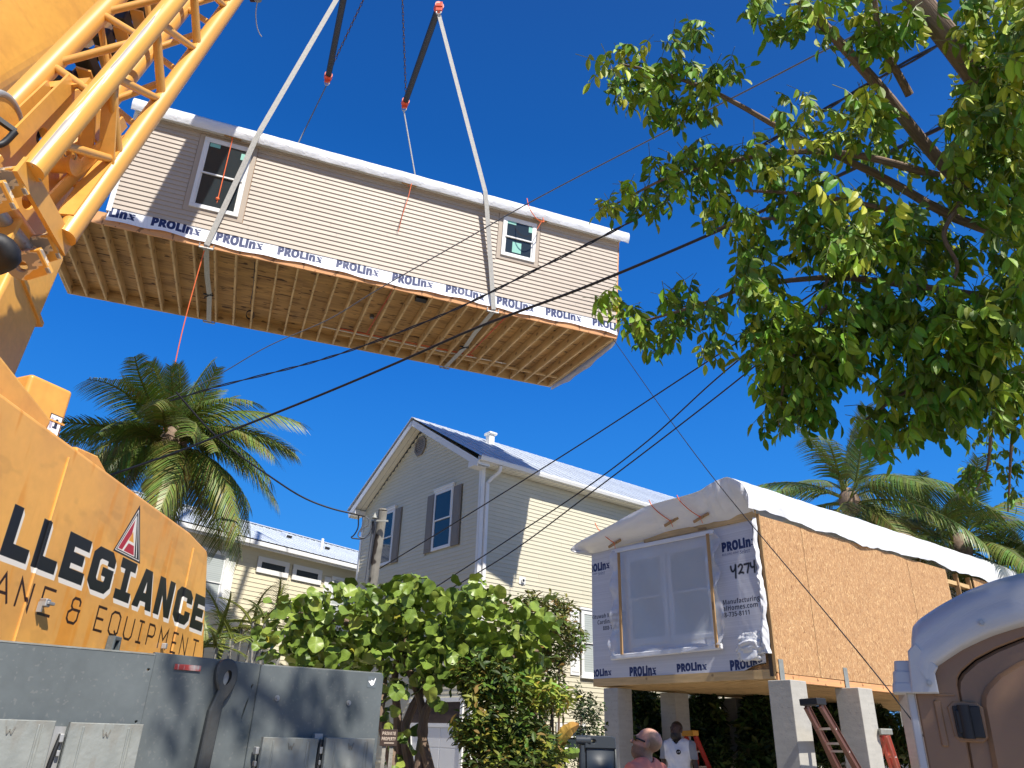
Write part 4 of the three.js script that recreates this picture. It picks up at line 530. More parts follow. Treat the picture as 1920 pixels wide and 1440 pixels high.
  const ps = new THREE.Shape(); ps.moveTo(X0, Y0); ps.lineTo(7.46, Y0); ps.lineTo(7.40, 2.2); ps.lineTo(7.07, 3.02); ps.quadraticCurveTo(7.06, 3.06, 7.02, 3.075); ps.lineTo(6.62, 3.135); ps.lineTo(5.6, 3.178); ps.lineTo(3.9, 3.255); ps.lineTo(X0, 3.32); ps.closePath();
  const pg2 = flat(new THREE.ExtrudeGeometry(ps, { depth: .5, bevelEnabled: true, bevelSize: .025, bevelThickness: .025, bevelSegments: 3, curveSegments: 6 }).translate(0, 0, -.525)); { const p = pg2.attributes.position, uv = pg2.attributes.uv; for (let i = 0; i < p.count; i++) uv.setXY(i, (p.getX(i) - X0) / (X1 - X0), (p.getY(i) - Y0) / (Y1 - Y0)); }
  const faceM = M({ map: face, roughness: .42, clearcoat: .2, clearcoatRoughness: .35 }); part('counterweight', pg2, faceM, SP);
  for (const [x, y, w, h] of [[4.64, 2.52, .016, 1.28], [6.735, 2.5, .010, 1.1]]) { const g = boxG(w, h, .016, x, y, .003, .004), p = g.attributes.position, uv = g.attributes.uv; for (let i = 0; i < p.count; i++) uv.setXY(i, (p.getX(i) - X0) / (X1 - X0), (p.getY(i) - Y0) / (Y1 - Y0)); part('seam', g, faceM, SP); }
  
  part('latch', merge([boxG(.05, .05, .05, 4.78, 2.262, .03, .008), boxG(.07, .02, .03, 4.80, 2.262, .05, .005), boxG(.012, .06, .03, 4.76, 2.235, .02)]), MAT.steel, SP); part('latch', merge([boxG(.035, .045, .04, 6.53, 2.19, .025, .006)]), MAT.steel, SP);
  { const f = poly([[-.055, -.06], [.055, -.06], [.045, .06], [-.045, .06]]); f.holes.push(new THREE.Path([[-.04, -.042], [-.033, .042], [.033, .042], [.04, -.042]].map(([a, b]) => new THREE.Vector2(a, b)))); part('work_lamp', merge([extr(f, .045, .006).translate(5.70, 2.105, .012)]), MAT.greyPaint, SP); part('lamp_lens', boxG(.08, .09, .01, 5.70, 2.105, .016), MAT.glass, SP); }
  part('clip', boxG(.06, .02, .03, 6.02, 2.03, .02, .005), MAT.brownDark, SP); part('under_frame', span(X0, 7.3, 1.60, 1.84, -.9, -.06), MAT.black, SP); part('hinge_plate', boxG(.55, .03, .02, 6.35, 2.005, .012, .004), MAT.yellow, SP);
  // exhaust stack, grille hood and low arm behind the panel
  const EX = new THREE.Group(); EX.name = 'exhaust_box'; EX.position.set(4.98, -.04, -.60); EX.rotation.y = rad(-22); SP.add(EX);
  part('housing', merge([boxG(.34, .9, .30, 0, 3.42, 0, .03), boxG(.34, .012, .01, 0, 3.60, .152)]), MAT.yellow, EX); part('cap', merge([boxG(.10, .012, .10, .10, 3.885, 0, .004), boxG(.16, .01, .12, -.05, 3.875, .02, .003)]), MAT.black, EX);
  const dec = canvasTex(96, 256, (x, w, h) => { x.fillStyle = '#e9e9ee'; x.fillRect(0, 0, w, h); x.strokeStyle = '#3a3128'; x.lineWidth = 6; x.strokeRect(3, 3, w - 6, h - 6); x.fillStyle = '#a9a6b8'; x.fillRect(12, 24, 18, 70); x.fillStyle = '#2b3144'; x.beginPath(); x.ellipse(56, 40, 12, 16, .3, 0, 7); x.fill(); x.fillRect(46, 44, 22, 40); x.fillRect(36, 76, 34, 12); x.strokeStyle = '#4a3a18'; x.fillStyle = '#e8d48a'; x.lineWidth = 5; x.beginPath(); x.moveTo(24, 178); x.lineTo(70, 205); x.lineTo(26, 236); x.closePath(); x.fill(); x.stroke(); x.fillStyle = '#b8b8c2'; for (let i = 0; i < 6; i++) x.fillRect(22, 104 + i * 10, 52, 4); });
  part('decal', new THREE.PlaneGeometry(.10, .30).translate(.10, 3.50, .1525), M({ map: dec, roughness: .5 }), EX);
  part('grille_hood', uvm(new THREE.ExtrudeGeometry(poly([[5.35, 3.2], [5.95, 3.2], [5.93, 3.43], [5.70, 3.53], [5.42, 3.50]]), { depth: .35, bevelEnabled: true, bevelSize: .012, bevelThickness: .012, bevelSegments: 1 }).translate(0, 0, -.82)), MAT.yellow, SP); for (let i = 0; i < 5; i++) part('grille_bar', boxG(.38, .014, .012, 5.70, 3.30 + i * .036, -.45), MAT.black, SP);
  part('low_arm', merge([barG(V(3.0, 3.75, -.35), V(4.62, 3.28, -.30), .22, .30, V(0, 1, 0), .03)]), MAT.yellow, SP);
  part('superstructure', span(1.2, 7.0, 1.7, 3.0, -2.6, -.7, .05), MAT.yellow, SP);
  part('undercarriage', merge([span(-2, 9, .7, 1.55, -2.9, -.35, .05)]), MAT.greyPaint, SP);
  for (const xx of [-.5, 1.2, 5.5, 7.4]) for (const zz of [-.5, -2.8]) part('wheel', flat(new THREE.CylinderGeometry(.62, .62, .4, 28).rotateX(Math.PI / 2).translate(xx, .62, zz)), MAT.rubber, SP);
}
// ---------- grey steel rack with galvanised plates ----------
{
  const R = thing('steel_rack', 'weathered grey steel rack of panels with wrench bracket and shaka sticker, low left', 'equipment rack', V(-1.306, 0, -3.352)); R.rotation.y = rad(44);
  const sh = (pts, holes = []) => { const s = poly(pts); holes.forEach((h) => hole(s, ...h)); return s; };
  part('panel', extr(sh([[-2.2, .3], [-.16, .3], [-.16, 1.858], [-2.2, 1.850]], [[-.175, 1.80, .008, .007], [-.178, 1.608, .007, .007]]), .02, .003).translate(0, 0, -.02), MAT.greyPaint, R);
  part('panel', extr(sh([[-.158, .3], [.300, .3], [.309, 1.857], [-.158, 1.866]], [[.286, 1.765, .006, .012, -.2], [.270, 1.675, .006, .05, -.2]]), .02, .003).translate(0, 0, -.028), MAT.greyPaint, R);
  part('panel', extr(sh([[.302, .3], [.975, .3], [.972, 1.850], [.962, 1.864], [.313, 1.853]]), .02, .004).translate(0, 0, -.015), MAT.greyPaint, R);
  part('top_edge', merge([barG(V(-2.2, 1.852, -.01), V(-.165, 1.860, -.01), .03, .006, V(0, 1, 0)), barG(V(.32, 1.858, -.006), V(.955, 1.867, -.006), .024, .004, V(0, 1, 0))]), MAT.galv, R);
  part('backing', span(-2.2, .96, .3, 1.80, -.30, -.06), MAT.black, R);
  for (const [x, y] of [[.405, 1.723], [.783, 1.721]]) part('bolt', merge([new THREE.CylinderGeometry(.012, .012, .008, 14).rotateX(Math.PI / 2).translate(x, y, .012), new THREE.CylinderGeometry(.008, .008, .018, 6).rotateX(Math.PI / 2).translate(x, y, .014)]), MAT.steel, R);
  const w = new THREE.Shape(); w.moveTo(.088, 1.30); w.lineTo(.104, 1.66); w.lineTo(.128, 1.74); w.quadraticCurveTo(.10, 1.78, .104, 1.83); w.quadraticCurveTo(.115, 1.864, .15, 1.862); w.quadraticCurveTo(.192, 1.855, .190, 1.79); w.quadraticCurveTo(.185, 1.74, .150, 1.70); w.lineTo(.146, 1.64); w.lineTo(.136, 1.30); w.closePath(); hole(w, .15, 1.792, .017, .030, -.2);
  part('wrench', extr(w, .022, .005).translate(0, 0, .002), MAT.galv.clone(), R).material.color.setRGB(.22, .22, .235);
  part('wrench_slot', new THREE.CircleGeometry(.03, 20).scale(.56, 1, 1).translate(.15, 1.792, .0035), M({ c: [.55, .55, .54], roughness: .7 }), R);
  part('reflector', boxG(.112, .022, .003, -.018, 1.820, .002, .001), M({ map: rep(paint([.32, .035, .03], [.35, .33, .32], .9, 61), 5), roughness: .6 }), R);
  const st = canvasTex(128, 128, (x) => { x.fillStyle = '#5f676b'; x.fillRect(0, 0, 128, 128); const f = () => { x.beginPath(); x.moveTo(12, 52); x.quadraticCurveTo(30, 46, 40, 62); x.lineTo(46, 44); x.quadraticCurveTo(54, 34, 60, 44); x.quadraticCurveTo(68, 34, 74, 46); x.quadraticCurveTo(82, 40, 86, 54); x.lineTo(110, 14); x.quadraticCurveTo(120, 12, 118, 24); x.lineTo(98, 82); x.quadraticCurveTo(88, 106, 62, 104); x.quadraticCurveTo(44, 100, 38, 84); x.lineTo(14, 62); x.closePath(); }; x.lineWidth = 10; x.strokeStyle = '#16181a'; f(); x.stroke(); x.fillStyle = '#f2f3f3'; f(); x.fill(); x.strokeStyle = '#33373a'; x.lineWidth = 2.5; for (const a of [58, 71]) { x.beginPath(); x.moveTo(a, 46); x.lineTo(a - 1, 66); x.stroke(); } x.beginPath(); x.moveTo(46, 70); x.quadraticCurveTo(64, 80, 84, 66); x.stroke(); });
  part('sticker', new THREE.PlaneGeometry(.052, .052).translate(.906, 1.822, .0105), M({ map: st, roughness: .5 }), R);
  // plates with a raised letter and two long slots
  const plate = (x0, x1, y, lab) => {
    const s = poly([[0, -1], [x1 - x0, -1], [x1 - x0, 0], [0, 0]]), c = (x1 - x0) / 2; for (const k of [-1, 1]) { const hp = new THREE.Path(), cx = c + k * .034, r = .017; hp.moveTo(cx - r, -.46); hp.lineTo(cx - r, -.165); hp.absarc(cx, -.165, r, Math.PI, 0, true); hp.lineTo(cx + r, -.46); hp.closePath(); s.holes.push(hp); }
    const p = part('pad_plate', extr(s, .018, .003).translate(x0, y, .045), MAT.galv, R), wl = [];
    part('rib', merge([boxG(.008, .98, .008, x0 + .045, y - .5, .066, .003), boxG(.008, .98, .008, x1 - .05, y - .5, .066, .003), boxG(.003, .98, .006, x1 - .037, y - .5, .066)]), MAT.galv, p);
    const a = V(x0 + c - .014, y - .018, .067), q = [[0, 0], [.006, -.026], [.013, -.010], [.020, -.026], [.027, 0]].map(([i, j]) => a.clone().add(V(i, j, 0))); for (let i = 0; i < 4; i++) wl.push(barG(q[i], q[i + 1], .0035, .006, V(0, 0, 1))); part('raised_mark', merge(wl), MAT.galv, p);
    part('slot_back', span(x0 + .03, x1 - .03, y - .46, y - .13, .012, .02), MAT.black, p);
    part('side_clip', merge([boxG(.016, .03, .03, x0 - .016, y - .05, .04, .004), boxG(.012, .02, .02, x0 - .014, y - .10, .04, .003)]), MAT.steel, p); return p;
  };
  plate(-.755, -.482, 1.600); plate(-.428, -.172, 1.597); plate(.345, .608, 1.563); plate(.656, .916, 1.567); plate(-1.08, -.81, 1.60);
  for (const [a, b] of [[-.482, -.428], [.608, .656]]) { part('spacer', span(a + .003, b - .003, .6, 1.585, .004, .03), MAT.steel, R); part('strap_end', merge([pathG([V((a + b) / 2 + .01, 1.56, .04), V((a + b) / 2, 1.51, .046), V((a + b) / 2 - .008, 1.42, .042), V((a + b) / 2 - .01, 1.2, .04)], .008, 12, 6)]), MAT.black, R); }
}
const gnd = (u, v) => { const r = ray(u, v); return EYE.clone().addScaledVector(r, -EYE.y / r.y); };
// ---------- portable toilet ----------
{
  const T = thing('portable_toilet', 'brown portable toilet with pale grey domed roof and black hinge, low right corner', 'portable toilet', V(1.232, 0, -2.398)); T.rotation.y = rad(-28);
  const Y = 1.754, Wd = 1.12;
  const half = (a) => [...a, ...a.slice().reverse().map(([x, y]) => [Wd - x, y])];
  const lo = half([[.062, .003], [.064, .045], [.072, .062], [.085, .074], [.156, .117], [.239, .153], [.322, .177], [.44, .197], [.55, .204]]);
  const face = poly([[.01, -Y + .05], [Wd - .01, -Y + .05], [Wd - .01, .01], ...lo.slice().reverse(), [.01, .01]]);
  // wall with the door opening cut out, so the door sits in a real groove
  const dl = half([[.112, -1.55], [.112, -.199], [.119, -.03], [.120, .012], [.126, .035], [.140, .054], [.182, .087], [.242, .117], [.315, .145], [.43, .168], [.55, .175]]);
  const off = (k) => dl.map(([x, y]) => [Wd / 2 + (x - Wd / 2) * (1 - k * 1.6), y - (y > -1 ? k : -k)]);
  const rev = new THREE.Path(); off(-.006).forEach(([x, y], i) => (i ? rev.lineTo(x, y) : rev.moveTo(x, y))); rev.closePath(); face.holes.push(rev);
  part('front_wall', extr(face, .03, .004).translate(0, Y, -.03), MAT.brown, T);
  part('door', extr(poly(off(.008)), .022, .008).translate(0, Y, -.034), MAT.brown, T);
  part('door_inset', extr(poly(dl.map(([x, y]) => [Wd / 2 + (x - Wd / 2) * .86, y > -1 ? y - .05 : y + .2])), .010, .012).translate(0, Y, -.008), MAT.brown, T);
  part('door_gap', span(.05, Wd - .05, .1, Y + .2, -.07, -.055), MAT.brownDark, T);
  part('side_wall', merge([span(.005, .03, .05, Y + .1, -1.15, -.03), span(Wd - .03, Wd - .005, .05, Y + .1, -1.15, -.03), span(.03, Wd - .03, .05, Y + .2, -1.15, -1.12)]), MAT.brown, T);
  // ribs and hinge
  part('rib', merge([boxG(.020, .125, .014, .058, Y - .085, .003, .006), boxG(.055, .008, .010, .082, Y - .008, .002, .003)]), MAT.brown, T);
  part('hinge_pocket', extr(poly([[.084, -.042], [.10, -.028], [.155, -.03], [.172, -.045], [.168, -.118], [.155, -.130], [.10, -.13], [.088, -.118]]), .002, .003).translate(0, Y, .003), MAT.brown, T);
  part('hinge', merge([span(.094, .163, Y - .122, Y - .038, .010, .022, .004), flat(new THREE.CylinderGeometry(.016, .016, .088, 14).translate(.122, Y - .08, .022)), span(.100, .118, Y - .11, Y - .05, .02, .03, .003)]), MAT.rubber, T);
  part('hinge', merge([span(.094, .163, Y - .95, Y - .86, .010, .022, .004), flat(new THREE.CylinderGeometry(.016, .016, .088, 14).translate(.122, Y - .90, .022))]), MAT.rubber, T);
  // roof: front lip, crease, dome
  const hi = half([[.024, .165], [.034, .198], [.06, .222], [.125, .261], [.209, .301], [.287, .327], [.359, .343], [.46, .360], [.55, .365]]);
  const cl_ = new THREE.CatmullRomCurve3(lo.map(([x, y]) => V(x, y, 0)), false, 'catmullrom', .2), ch_ = new THREE.CatmullRomCurve3(hi.map(([x, y]) => V(x, y, 0)), false, 'catmullrom', .3);
  const low0 = new THREE.CatmullRomCurve3(half([[.012, .08], [.018, .10], [.03, .125], [.07, .15], [.14, .195], [.22, .232], [.31, .255], [.44, .275], [.55, .28]]).map(([x, y]) => V(x, y, 0)), false, 'catmullrom', .3);
  part('roof', sheetG(80, 22, (u, v) => {
    const a = cl_.getPoint(u), m = low0.getPoint(u), b = ch_.getPoint(u);
    if (v < .02) return V(a.x, Y + a.y, .004); if (v < .32) { const t = (v - .02) / .30; return V(a.x + (m.x - a.x) * t, Y + a.y + (m.y - a.y) * t, .032 + .008 * Math.sin(t * Math.PI)); }
    if (v < .66) { const t = (v - .32) / .34, e = Math.sin(t * Math.PI / 2); return V(m.x + (b.x - m.x) * e, Y + m.y + (b.y - m.y) * e, .03 - .13 * (1 - Math.cos(t * Math.PI / 2)) + .012 * Math.sin(t * Math.PI)); }
    const t = (v - .66) / .34; return V(b.x, Y + b.y, -.10 - 1.02 * t);
  }, (u, v) => [u * 2, v * 2]), MAT.roofGrey, T);
  const tier = (x, y, a, b, h) => { const s = new THREE.Shape(), q = .012; s.moveTo(-a + q, -a); s.lineTo(a - q, -a); s.quadraticCurveTo(a, -a, a, -a + q); s.lineTo(a, a - q); s.quadraticCurveTo(a, a, a - q, a); s.lineTo(-a + q, a); s.quadraticCurveTo(-a, a, -a, a - q); s.lineTo(-a, -a + q); s.quadraticCurveTo(-a, -a, -a + q, -a); const g = flat(new THREE.ExtrudeGeometry(s, { depth: h - .004, bevelEnabled: true, bevelSize: .003, bevelThickness: .004, bevelSegments: 2 }).rotateX(-Math.PI / 2)), p = g.attributes.position; for (let i = 0; i < p.count; i++) { const k = 1 + (b / a - 1) * cl(p.getY(i) / h); p.setXYZ(i, p.getX(i) * k + x, p.getY(i) + y, p.getZ(i) * k - .02); } g.computeVertexNormals(); return uvm(g); };
  for (const s of [0, 1]) {
    const X = (x) => (s ? Wd - x : x);
    const foot = extr(poly([[X(.0), -.002], [X(.064), -.002], [X(.064), .05], [X(.074), .066], [X(.03), .13], [X(.01), .11]].map((q) => q)), .028, .004).translate(0, Y, .006); part('roof_corner', foot, MAT.roofGrey, T);
    const cap = merge([tier(X(0), Y - .001, .052, .048, .026), tier(X(0), Y + .025, .046, .042, .032), tier(X(0), Y + .057, .038, .034, .030)]); part('corner_cap', cap, MAT.roofGrey, T);
    part('corner_post', boxG(.022, Y, .03, X(-.008), Y / 2, -.01, .006), MAT.roofGrey, T);
    for (const [x, y] of [[.048, .022], [.215, .187]]) part('screw', merge([flat(new THREE.CylinderGeometry(.0075, .0075, .006, 16).rotateX(Math.PI / 2)).translate(X(x), Y + y, .043), flat(new THREE.CylinderGeometry(.0045, .0045, .010, 6).rotateX(Math.PI / 2)).translate(X(x), Y + y, .043)]), MAT.steel, T);
  }
  part('base', span(-.02, Wd + .02, 0, .09, -1.2, .02, .01), MAT.roofGrey, T);
}
// ---------- ladders ----------
function ladder(name, label, cat, tl, tr, fl, fr, back, mat, cap, stepMat, n, wr) {
  const o = fl.clone().add(fr).multiplyScalar(.5), t = thing(name, label, cat, o); const L = (v) => v.clone().sub(o), up = tr.clone().sub(tl).normalize();
  const ax = tl.clone().sub(fl).normalize(), nrm = up.clone().cross(ax).normalize();
  for (const [a, b] of [[tl, fl], [tr, fr]]) { part('rail', merge([barG(L(a), L(b), .022, wr, nrm), barG(L(a).addScaledVector(nrm, wr / 2), L(b).addScaledVector(nrm, wr / 2), .05, .010, nrm), barG(L(a).addScaledVector(nrm, -wr / 2), L(b).addScaledVector(nrm, -wr / 2), .05, .010, nrm)]), mat, t); }
  for (let i = 1; i <= n; i++) { const k = i / (n + .6), a = tl.clone().lerp(fl, k), b = tr.clone().lerp(fr, k); part('step', merge([barG(L(a), L(b), .075, .028, V(0, 1, 0))]), stepMat, t); }
  const d = back.clone(); for (const a of [tl, tr]) { const f = a.clone().lerp(a === tl ? fl : fr, 1).add(d); part('rear_rail', barG(L(a), L(f), .03, .05, nrm), mat, t); }
  for (let i = 1; i <= 4; i++) { const k = i / 4.6, a = tl.clone().lerp(fl.clone().add(d), k), b = tr.clone().lerp(fr.clone().add(d), k); part('rear_brace', barG(L(a), L(b), .03, .03), stepMat, t); }
  const c = tl.clone().add(tr).multiplyScalar(.5).add(V(0, .03, 0)), e = up.clone().multiplyScalar(tl.distanceTo(tr) * .62);
  part('top_cap', merge([barG(L(c.clone().sub(e)), L(c.clone().add(e)), .18, .085, V(0, 1, 0), .012)]), cap, t); return t;
}
MAT.fibre = M({ c: [.135, .048, .034], roughness: .5 }); MAT.alu = M({ c: [.72, .67, .58], metalness: .25, roughness: .45 }); MAT.fibreRed = M({ c: [.46, .04, .03], roughness: .5 }); MAT.fibreOr = M({ c: [.72, .17, .12], roughness: .5 });
ladder('step_ladder', 'brown fibreglass stepladder with black top cap leaning by the sunlit corner pier', 'ladder', at(1511, 1322, 11.4), at(1538, 1320, 11.25), gnd(1653, 1596), gnd(1705, 1604), V(-.12, 0, -.10), MAT.fibre, MAT.black, MAT.alu, 7, .085);
ladder('step_ladder', 'red stepladder with yellow top behind the man in the white shirt', 'ladder', at(1285, 1379, 14.6), at(1303, 1378, 14.5), gnd(1352, 1548), gnd(1378, 1549), V(-.5, 0, -.55), MAT.fibreRed, M({ c: [.75, .33, .02], roughness: .5 }), MAT.alu, 6, .07);
ladder('step_ladder', 'coral red stepladder with grey top standing open far back on the right', 'ladder', at(1652, 1377, 14), at(1662, 1376, 13.8), gnd(1712, 1560), gnd(1725, 1562), V(-.95, 0, -.35), MAT.fibreOr, MAT.galv, MAT.alu, 5, .07);
// ---------- openwork wall, post and tarp behind the module ----------
{
  const o = at(1668, 1361, 24); o.y = 0; const t = thing('openwork_wall', 'white openwork block wall far behind the concrete piers', 'wall', o); t.rotation.y = rad(-12); const y0 = 1.28, s = .27, g = [];
  for (let i = -2; i < 3; i++) for (let j = 0; j < 2; j++) { const x = i * s, y = y0 + j * s, b = [span(x + .005, x + s - .005, y, y + .03, -.05, .05), span(x + .005, x + s - .005, y + s - .03, y + s, -.05, .05), span(x, x + .03, y, y + s, -.048, .048), span(x + s - .03, x + s, y, y + s, -.048, .048)]; for (const a of [0, 1, 2, 3]) { const c = Math.cos(a * Math.PI / 4) * .12, d = Math.sin(a * Math.PI / 4) * .12; b.push(barG(V(x + s / 2 - c, y + s / 2 - d, 0), V(x + s / 2 + c, y + s / 2 + d, 0), .08, .022, V(-d, c, 0).normalize())); } part('block', merge(b), MAT.white, t); }
  part('coping', span(-.6, .85, y0 + 2 * s, y0 + 2 * s + .07, -.07, .07, .01), MAT.white, t); part('base_wall', span(-.6, .85, 0, y0, -.06, .06), MAT.white, t); part('post', boxG(.09, 2.5, .09, .33, 1.25, .14, .01), MAT.white, t); part('shade_panel', span(-.55, .1, 1.95, 2.15, -.4, -.38), M({ c: [.05, .19, .16], roughness: .6 }), t);
  const u = thing('patio_umbrella', 'small folded dark blue canvas in front of the white openwork wall', 'umbrella', at(1668, 1390, 20).setY(0)); part('canopy', flat(new THREE.ConeGeometry(.28, .55, 8)).translate(0, 1.75, 0), M({ c: [.012, .022, .07], roughness: .8 }), u); part('pole', tubeG(V(0, 0, 0), V(0, 2.0, 0), .02), MAT.white, u);
}
// ---------- mirror on a post by the bald man ----------
{
  const p = at(1124, 1419, 4.6), t = thing('truck_mirror', 'dark grey moulded mirror housing with pipe arm left of the bald man', 'mirror', V(p.x, 0, p.z)); t.rotation.y = .25; const y = p.y, m = M({ c: [.035, .042, .050], roughness: .38 });
  part('housing', merge([sheetG(16, 16, (u, v) => V(-.082 + .164 * u, y + .045 - .42 * v, .022 + .035 * Math.sin(u * Math.PI) * sm(0, .3, v)), (u, v) => [u, v]), span(-.085, .085, y - .38, y + .05, -.03, .018, .012)]), m, t);
  part('top_lip', extr(hole(poly([[-.09, .045], [.082, .045], [.080, .092], [.06, .1], [-.08, .1], [-.09, .09]]), -.045, .075, .017, .014), .05, .005).translate(0, y, -.02), m, t); part('rim', barG(V(.084, y + .04, .02), V(.088, y - .38, .02), .006, .02, V(0, 0, 1)), MAT.galv, t);
  part('arm', merge([tubeG(V(-.108, y + .055, .02), V(-.112, y - 1.9 > 0 ? y - 1.9 : .0, .02), .014, .014, 12), tubeG(V(-.108, y + .02, .02), V(-.108, y - .06, .02), .018, .018, 12), tubeG(V(-.11, y - .10, .02), V(-.11, y - .2, .02), .018, .018, 12), tubeG(V(-.135, y + .08, .0), V(-.06, y + .08, .02), .022, .026, 12)]), m, t);
}
// ---------- yard sign ----------
{
  const p = at(729, 1383, 7.4), t = thing('yard_sign', 'small weathered private property sign on wooden stakes under the sea grape', 'sign', V(p.x, 0, p.z)); t.rotation.y = .12; const y = p.y;
  const st = canvasTex(256, 224, (x) => { x.fillStyle = '#3a2a22'; x.fillRect(0, 0, 256, 224); x.fillStyle = '#c9b8a6'; x.textAlign = 'center'; x.font = 'bold 62px sans-serif'; x.save(); x.translate(128, 76); x.scale(.86, 1); x.fillText('PRIVATE', 0, 0); x.restore(); x.save(); x.translate(128, 150); x.scale(.72, 1.05); x.fillText('PROPERTY', 0, 0); x.restore(); x.fillRect(64, 176, 150, 18); x.fillStyle = '#3a2a22'; for (let i = 0; i < 9; i++) x.fillRect(72 + i * 16, 180, 10, 10); x.fillStyle = 'rgba(40,28,20,.35)'; for (let i = 0; i < 30; i++) x.fillRect(hsh(i, 1, 9, 99) * 256, hsh(i, 2, 9, 99) * 224, 30, 3); });
  const b = boxG(.15, .135, .008, 0, y, .02, .002); part('board', b, MAT.brownDark, t); part('print', new THREE.PlaneGeometry(.146, .131).translate(0, y, .0255), M({ map: st, roughness: .7 }), t); for (const x of [-.035, .03]) part('stake', boxG(.034, y + .02, .02, x, (y - .06) / 2, 0, .003), MAT.barkGrey, t);
}
// ---------- utility pole and wires ----------
{
  const a = at(718, 957, 14), b = at(697, 1104, 14.15), d = b.clone().sub(a), f = a.clone().addScaledVector(d, a.y / -d.y), t = thing('utility_pole', 'weathered grey wooden utility pole in front of the cream gable house', 'utility pole', f); const L = (v) => v.clone().sub(f);
  part('pole', taperG([V(0, 0, 0), L(a).multiplyScalar(.5), L(a)], .115, .082, 20, 14), MAT.barkGrey, t); part('pole_top', flat(new THREE.CylinderGeometry(.07, .083, .03, 14)).translate(...L(a).add(V(0, .01, 0)).toArray()), MAT.barkGrey, t);
  const q = (u, v, k = 13.85) => L(at(u, v, k)); part('bracket', merge([barG(q(697, 976), q(728, 977), .03, .03), flat(new THREE.ConeGeometry(.055, .11, 10)).translate(...q(703, 966).toArray())]), MAT.galv, t); part('conduit', tubeG(q(701, 975, 13.95), q(684, 1104, 14.0), .02), MAT.wireGrey, t);
  const P = (...l) => l.map(([u, v]) => q(u, v)); part('drip_loop', pathG(P([672, 966], [671, 990], [663, 1004], [658, 1008], [668, 1010], [680, 1010], [690, 1004], [697, 990], [698, 978]), .012, 40, 6), MAT.wire, t); part('drip_loop', pathG(P([680, 967], [680, 985], [672, 1000], [672, 1006], [684, 1008], [694, 1000], [696, 985]), .012, 40, 6), MAT.wireGrey, t); part('drip_loop', pathG(P([686, 969], [691, 974], [690, 984], [681, 990], [676, 998]), .012, 30, 6), MAT.wireGrey, t); part('drip_loop', pathG(P([700, 976], [702, 990], [699, 1002]), .012, 16, 6), MAT.wire, t);
}
function wire(label, pts, r, m, twist = 0, group) {
  const p = pts.map((a) => at(...a)), o = p[0].clone(), t = thing('overhead_wire', label, 'wire', o, group), L = p.map((v) => v.clone().sub(o));
  if (twist) { const c = new THREE.CatmullRomCurve3(L), n = Math.round(c.getLength() / .16); for (const k of [0, 1]) { const q = []; for (let i = 0; i <= n; i++) { const v = c.getPointAt(i / n), a = i * 1.1 + k * Math.PI + .8 * Math.sin(i * .37); q.push(v.add(V(Math.cos(a) * twist * .3, Math.sin(a) * twist, 0))); } part('strand', pathG(q, r * .7, n * 2, 6), m, t); } } else part('cable', pathG(L, r, 80, 8), m, t); return t;
}
wire('twisted black overhead wire, the upper of the two thick ones crossing the hanging module', [[318, 752, 13.5], [400, 727, 13], [620, 669, 12], [830, 590, 11], [1000, 508, 10], [1165, 425, 9.2], [1320, 335, 8.4], [1487, 240, 7.6], [1653, 144, 6.8], [1762, 83, 6.3], [2020, -70, 5.2]], .014, MAT.wire, .014);
wire('thick black overhead wire, the lower one passing beneath the hanging module', [[190, 897, 12.5], [330, 848, 11.9], [450, 801, 11], [600, 741, 10.5], [740, 682, 10], [900, 612, 9.4], [1100, 537, 8.6], [1330, 440, 8], [1500, 363, 7.5], [1800, 222, 6.6], [2020, 110, 6]], .017, MAT.wire);
wire('thin pale grey overhead wire crossing the middle of the hanging module', [[100, 832, 16], [375, 721, 14.5], [503, 649, 13.6], [618, 598, 13], [700, 548, 12.4], [860, 456, 11.4], [1000, 376, 10.6], [1250, 246, 9.2], [1400, 170, 8.5], [1545, 95, 8], [1800, -30, 7]], .0085, MAT.wireGrey);
wire('black service wire sagging from the palm to the utility pole', [[330, 735, 13], [391, 804, 13.1], [439, 846, 13.2], [497, 887, 13.4], [567, 932, 13.6], [620, 953, 13.7], [684, 968, 13.85]], .0155, MAT.wire);
const G3 = 'three slanting wires in front of the gable house';
wire('highest of three slanting wires in front of the gable house', [[712, 1066, 13.9], [860, 976, 13], [1000, 889, 12.2], [1140, 800, 11.4], [1300, 695, 10.6], [1420, 618, 10], [1535, 543, 9.5], [1700, 430, 8.8]], .0105, MAT.wire, 0, G3);
wire('middle one of three slanting wires in front of the gable house', [[800, 1112, 13.6], [950, 1014, 12.7], [1100, 914, 11.9], [1220, 822, 11.2], [1340, 713, 10.6], [1450, 622, 10], [1545, 545, 9.5], [1700, 420, 8.8]], .0105, MAT.wire, 0, G3);
wire('lowest of three slanting wires in front of the gable house', [[825, 1116, 13.4], [960, 1034, 12.5], [1100, 930, 11.7], [1240, 824, 11], [1370, 723, 10.4], [1470, 642, 9.9], [1560, 571, 9.5], [1700, 455, 8.8]], .0105, MAT.wire, 0, G3);
{ const t = thing('loose_line', 'short loose white line hanging against the sky near the top left', 'line', at(478, 30, 11)); const o = t.position; part('line', pathG([[486, -10], [480, 20], [481, 45], [486, 62], [491, 69]].map(([u, v]) => at(u, v, 11).sub(o)), .006, 20, 5), MAT.strap, t); }
{ const c = at(478, 0, 12), t = thing('pulley_block', 'dark rigging block just inside the top edge of the photo', 'rigging block', c); part('cheek', boxG(.16, .05, .08, 0, .02, 0, .015), M({ c: [.05, .015, .012], roughness: .5 }), t); part('sheave', flat(new THREE.CylinderGeometry(.05, .05, .03, 16).rotateX(Math.PI / 2)).translate(.05, -.01, .02), MAT.galv, t); }
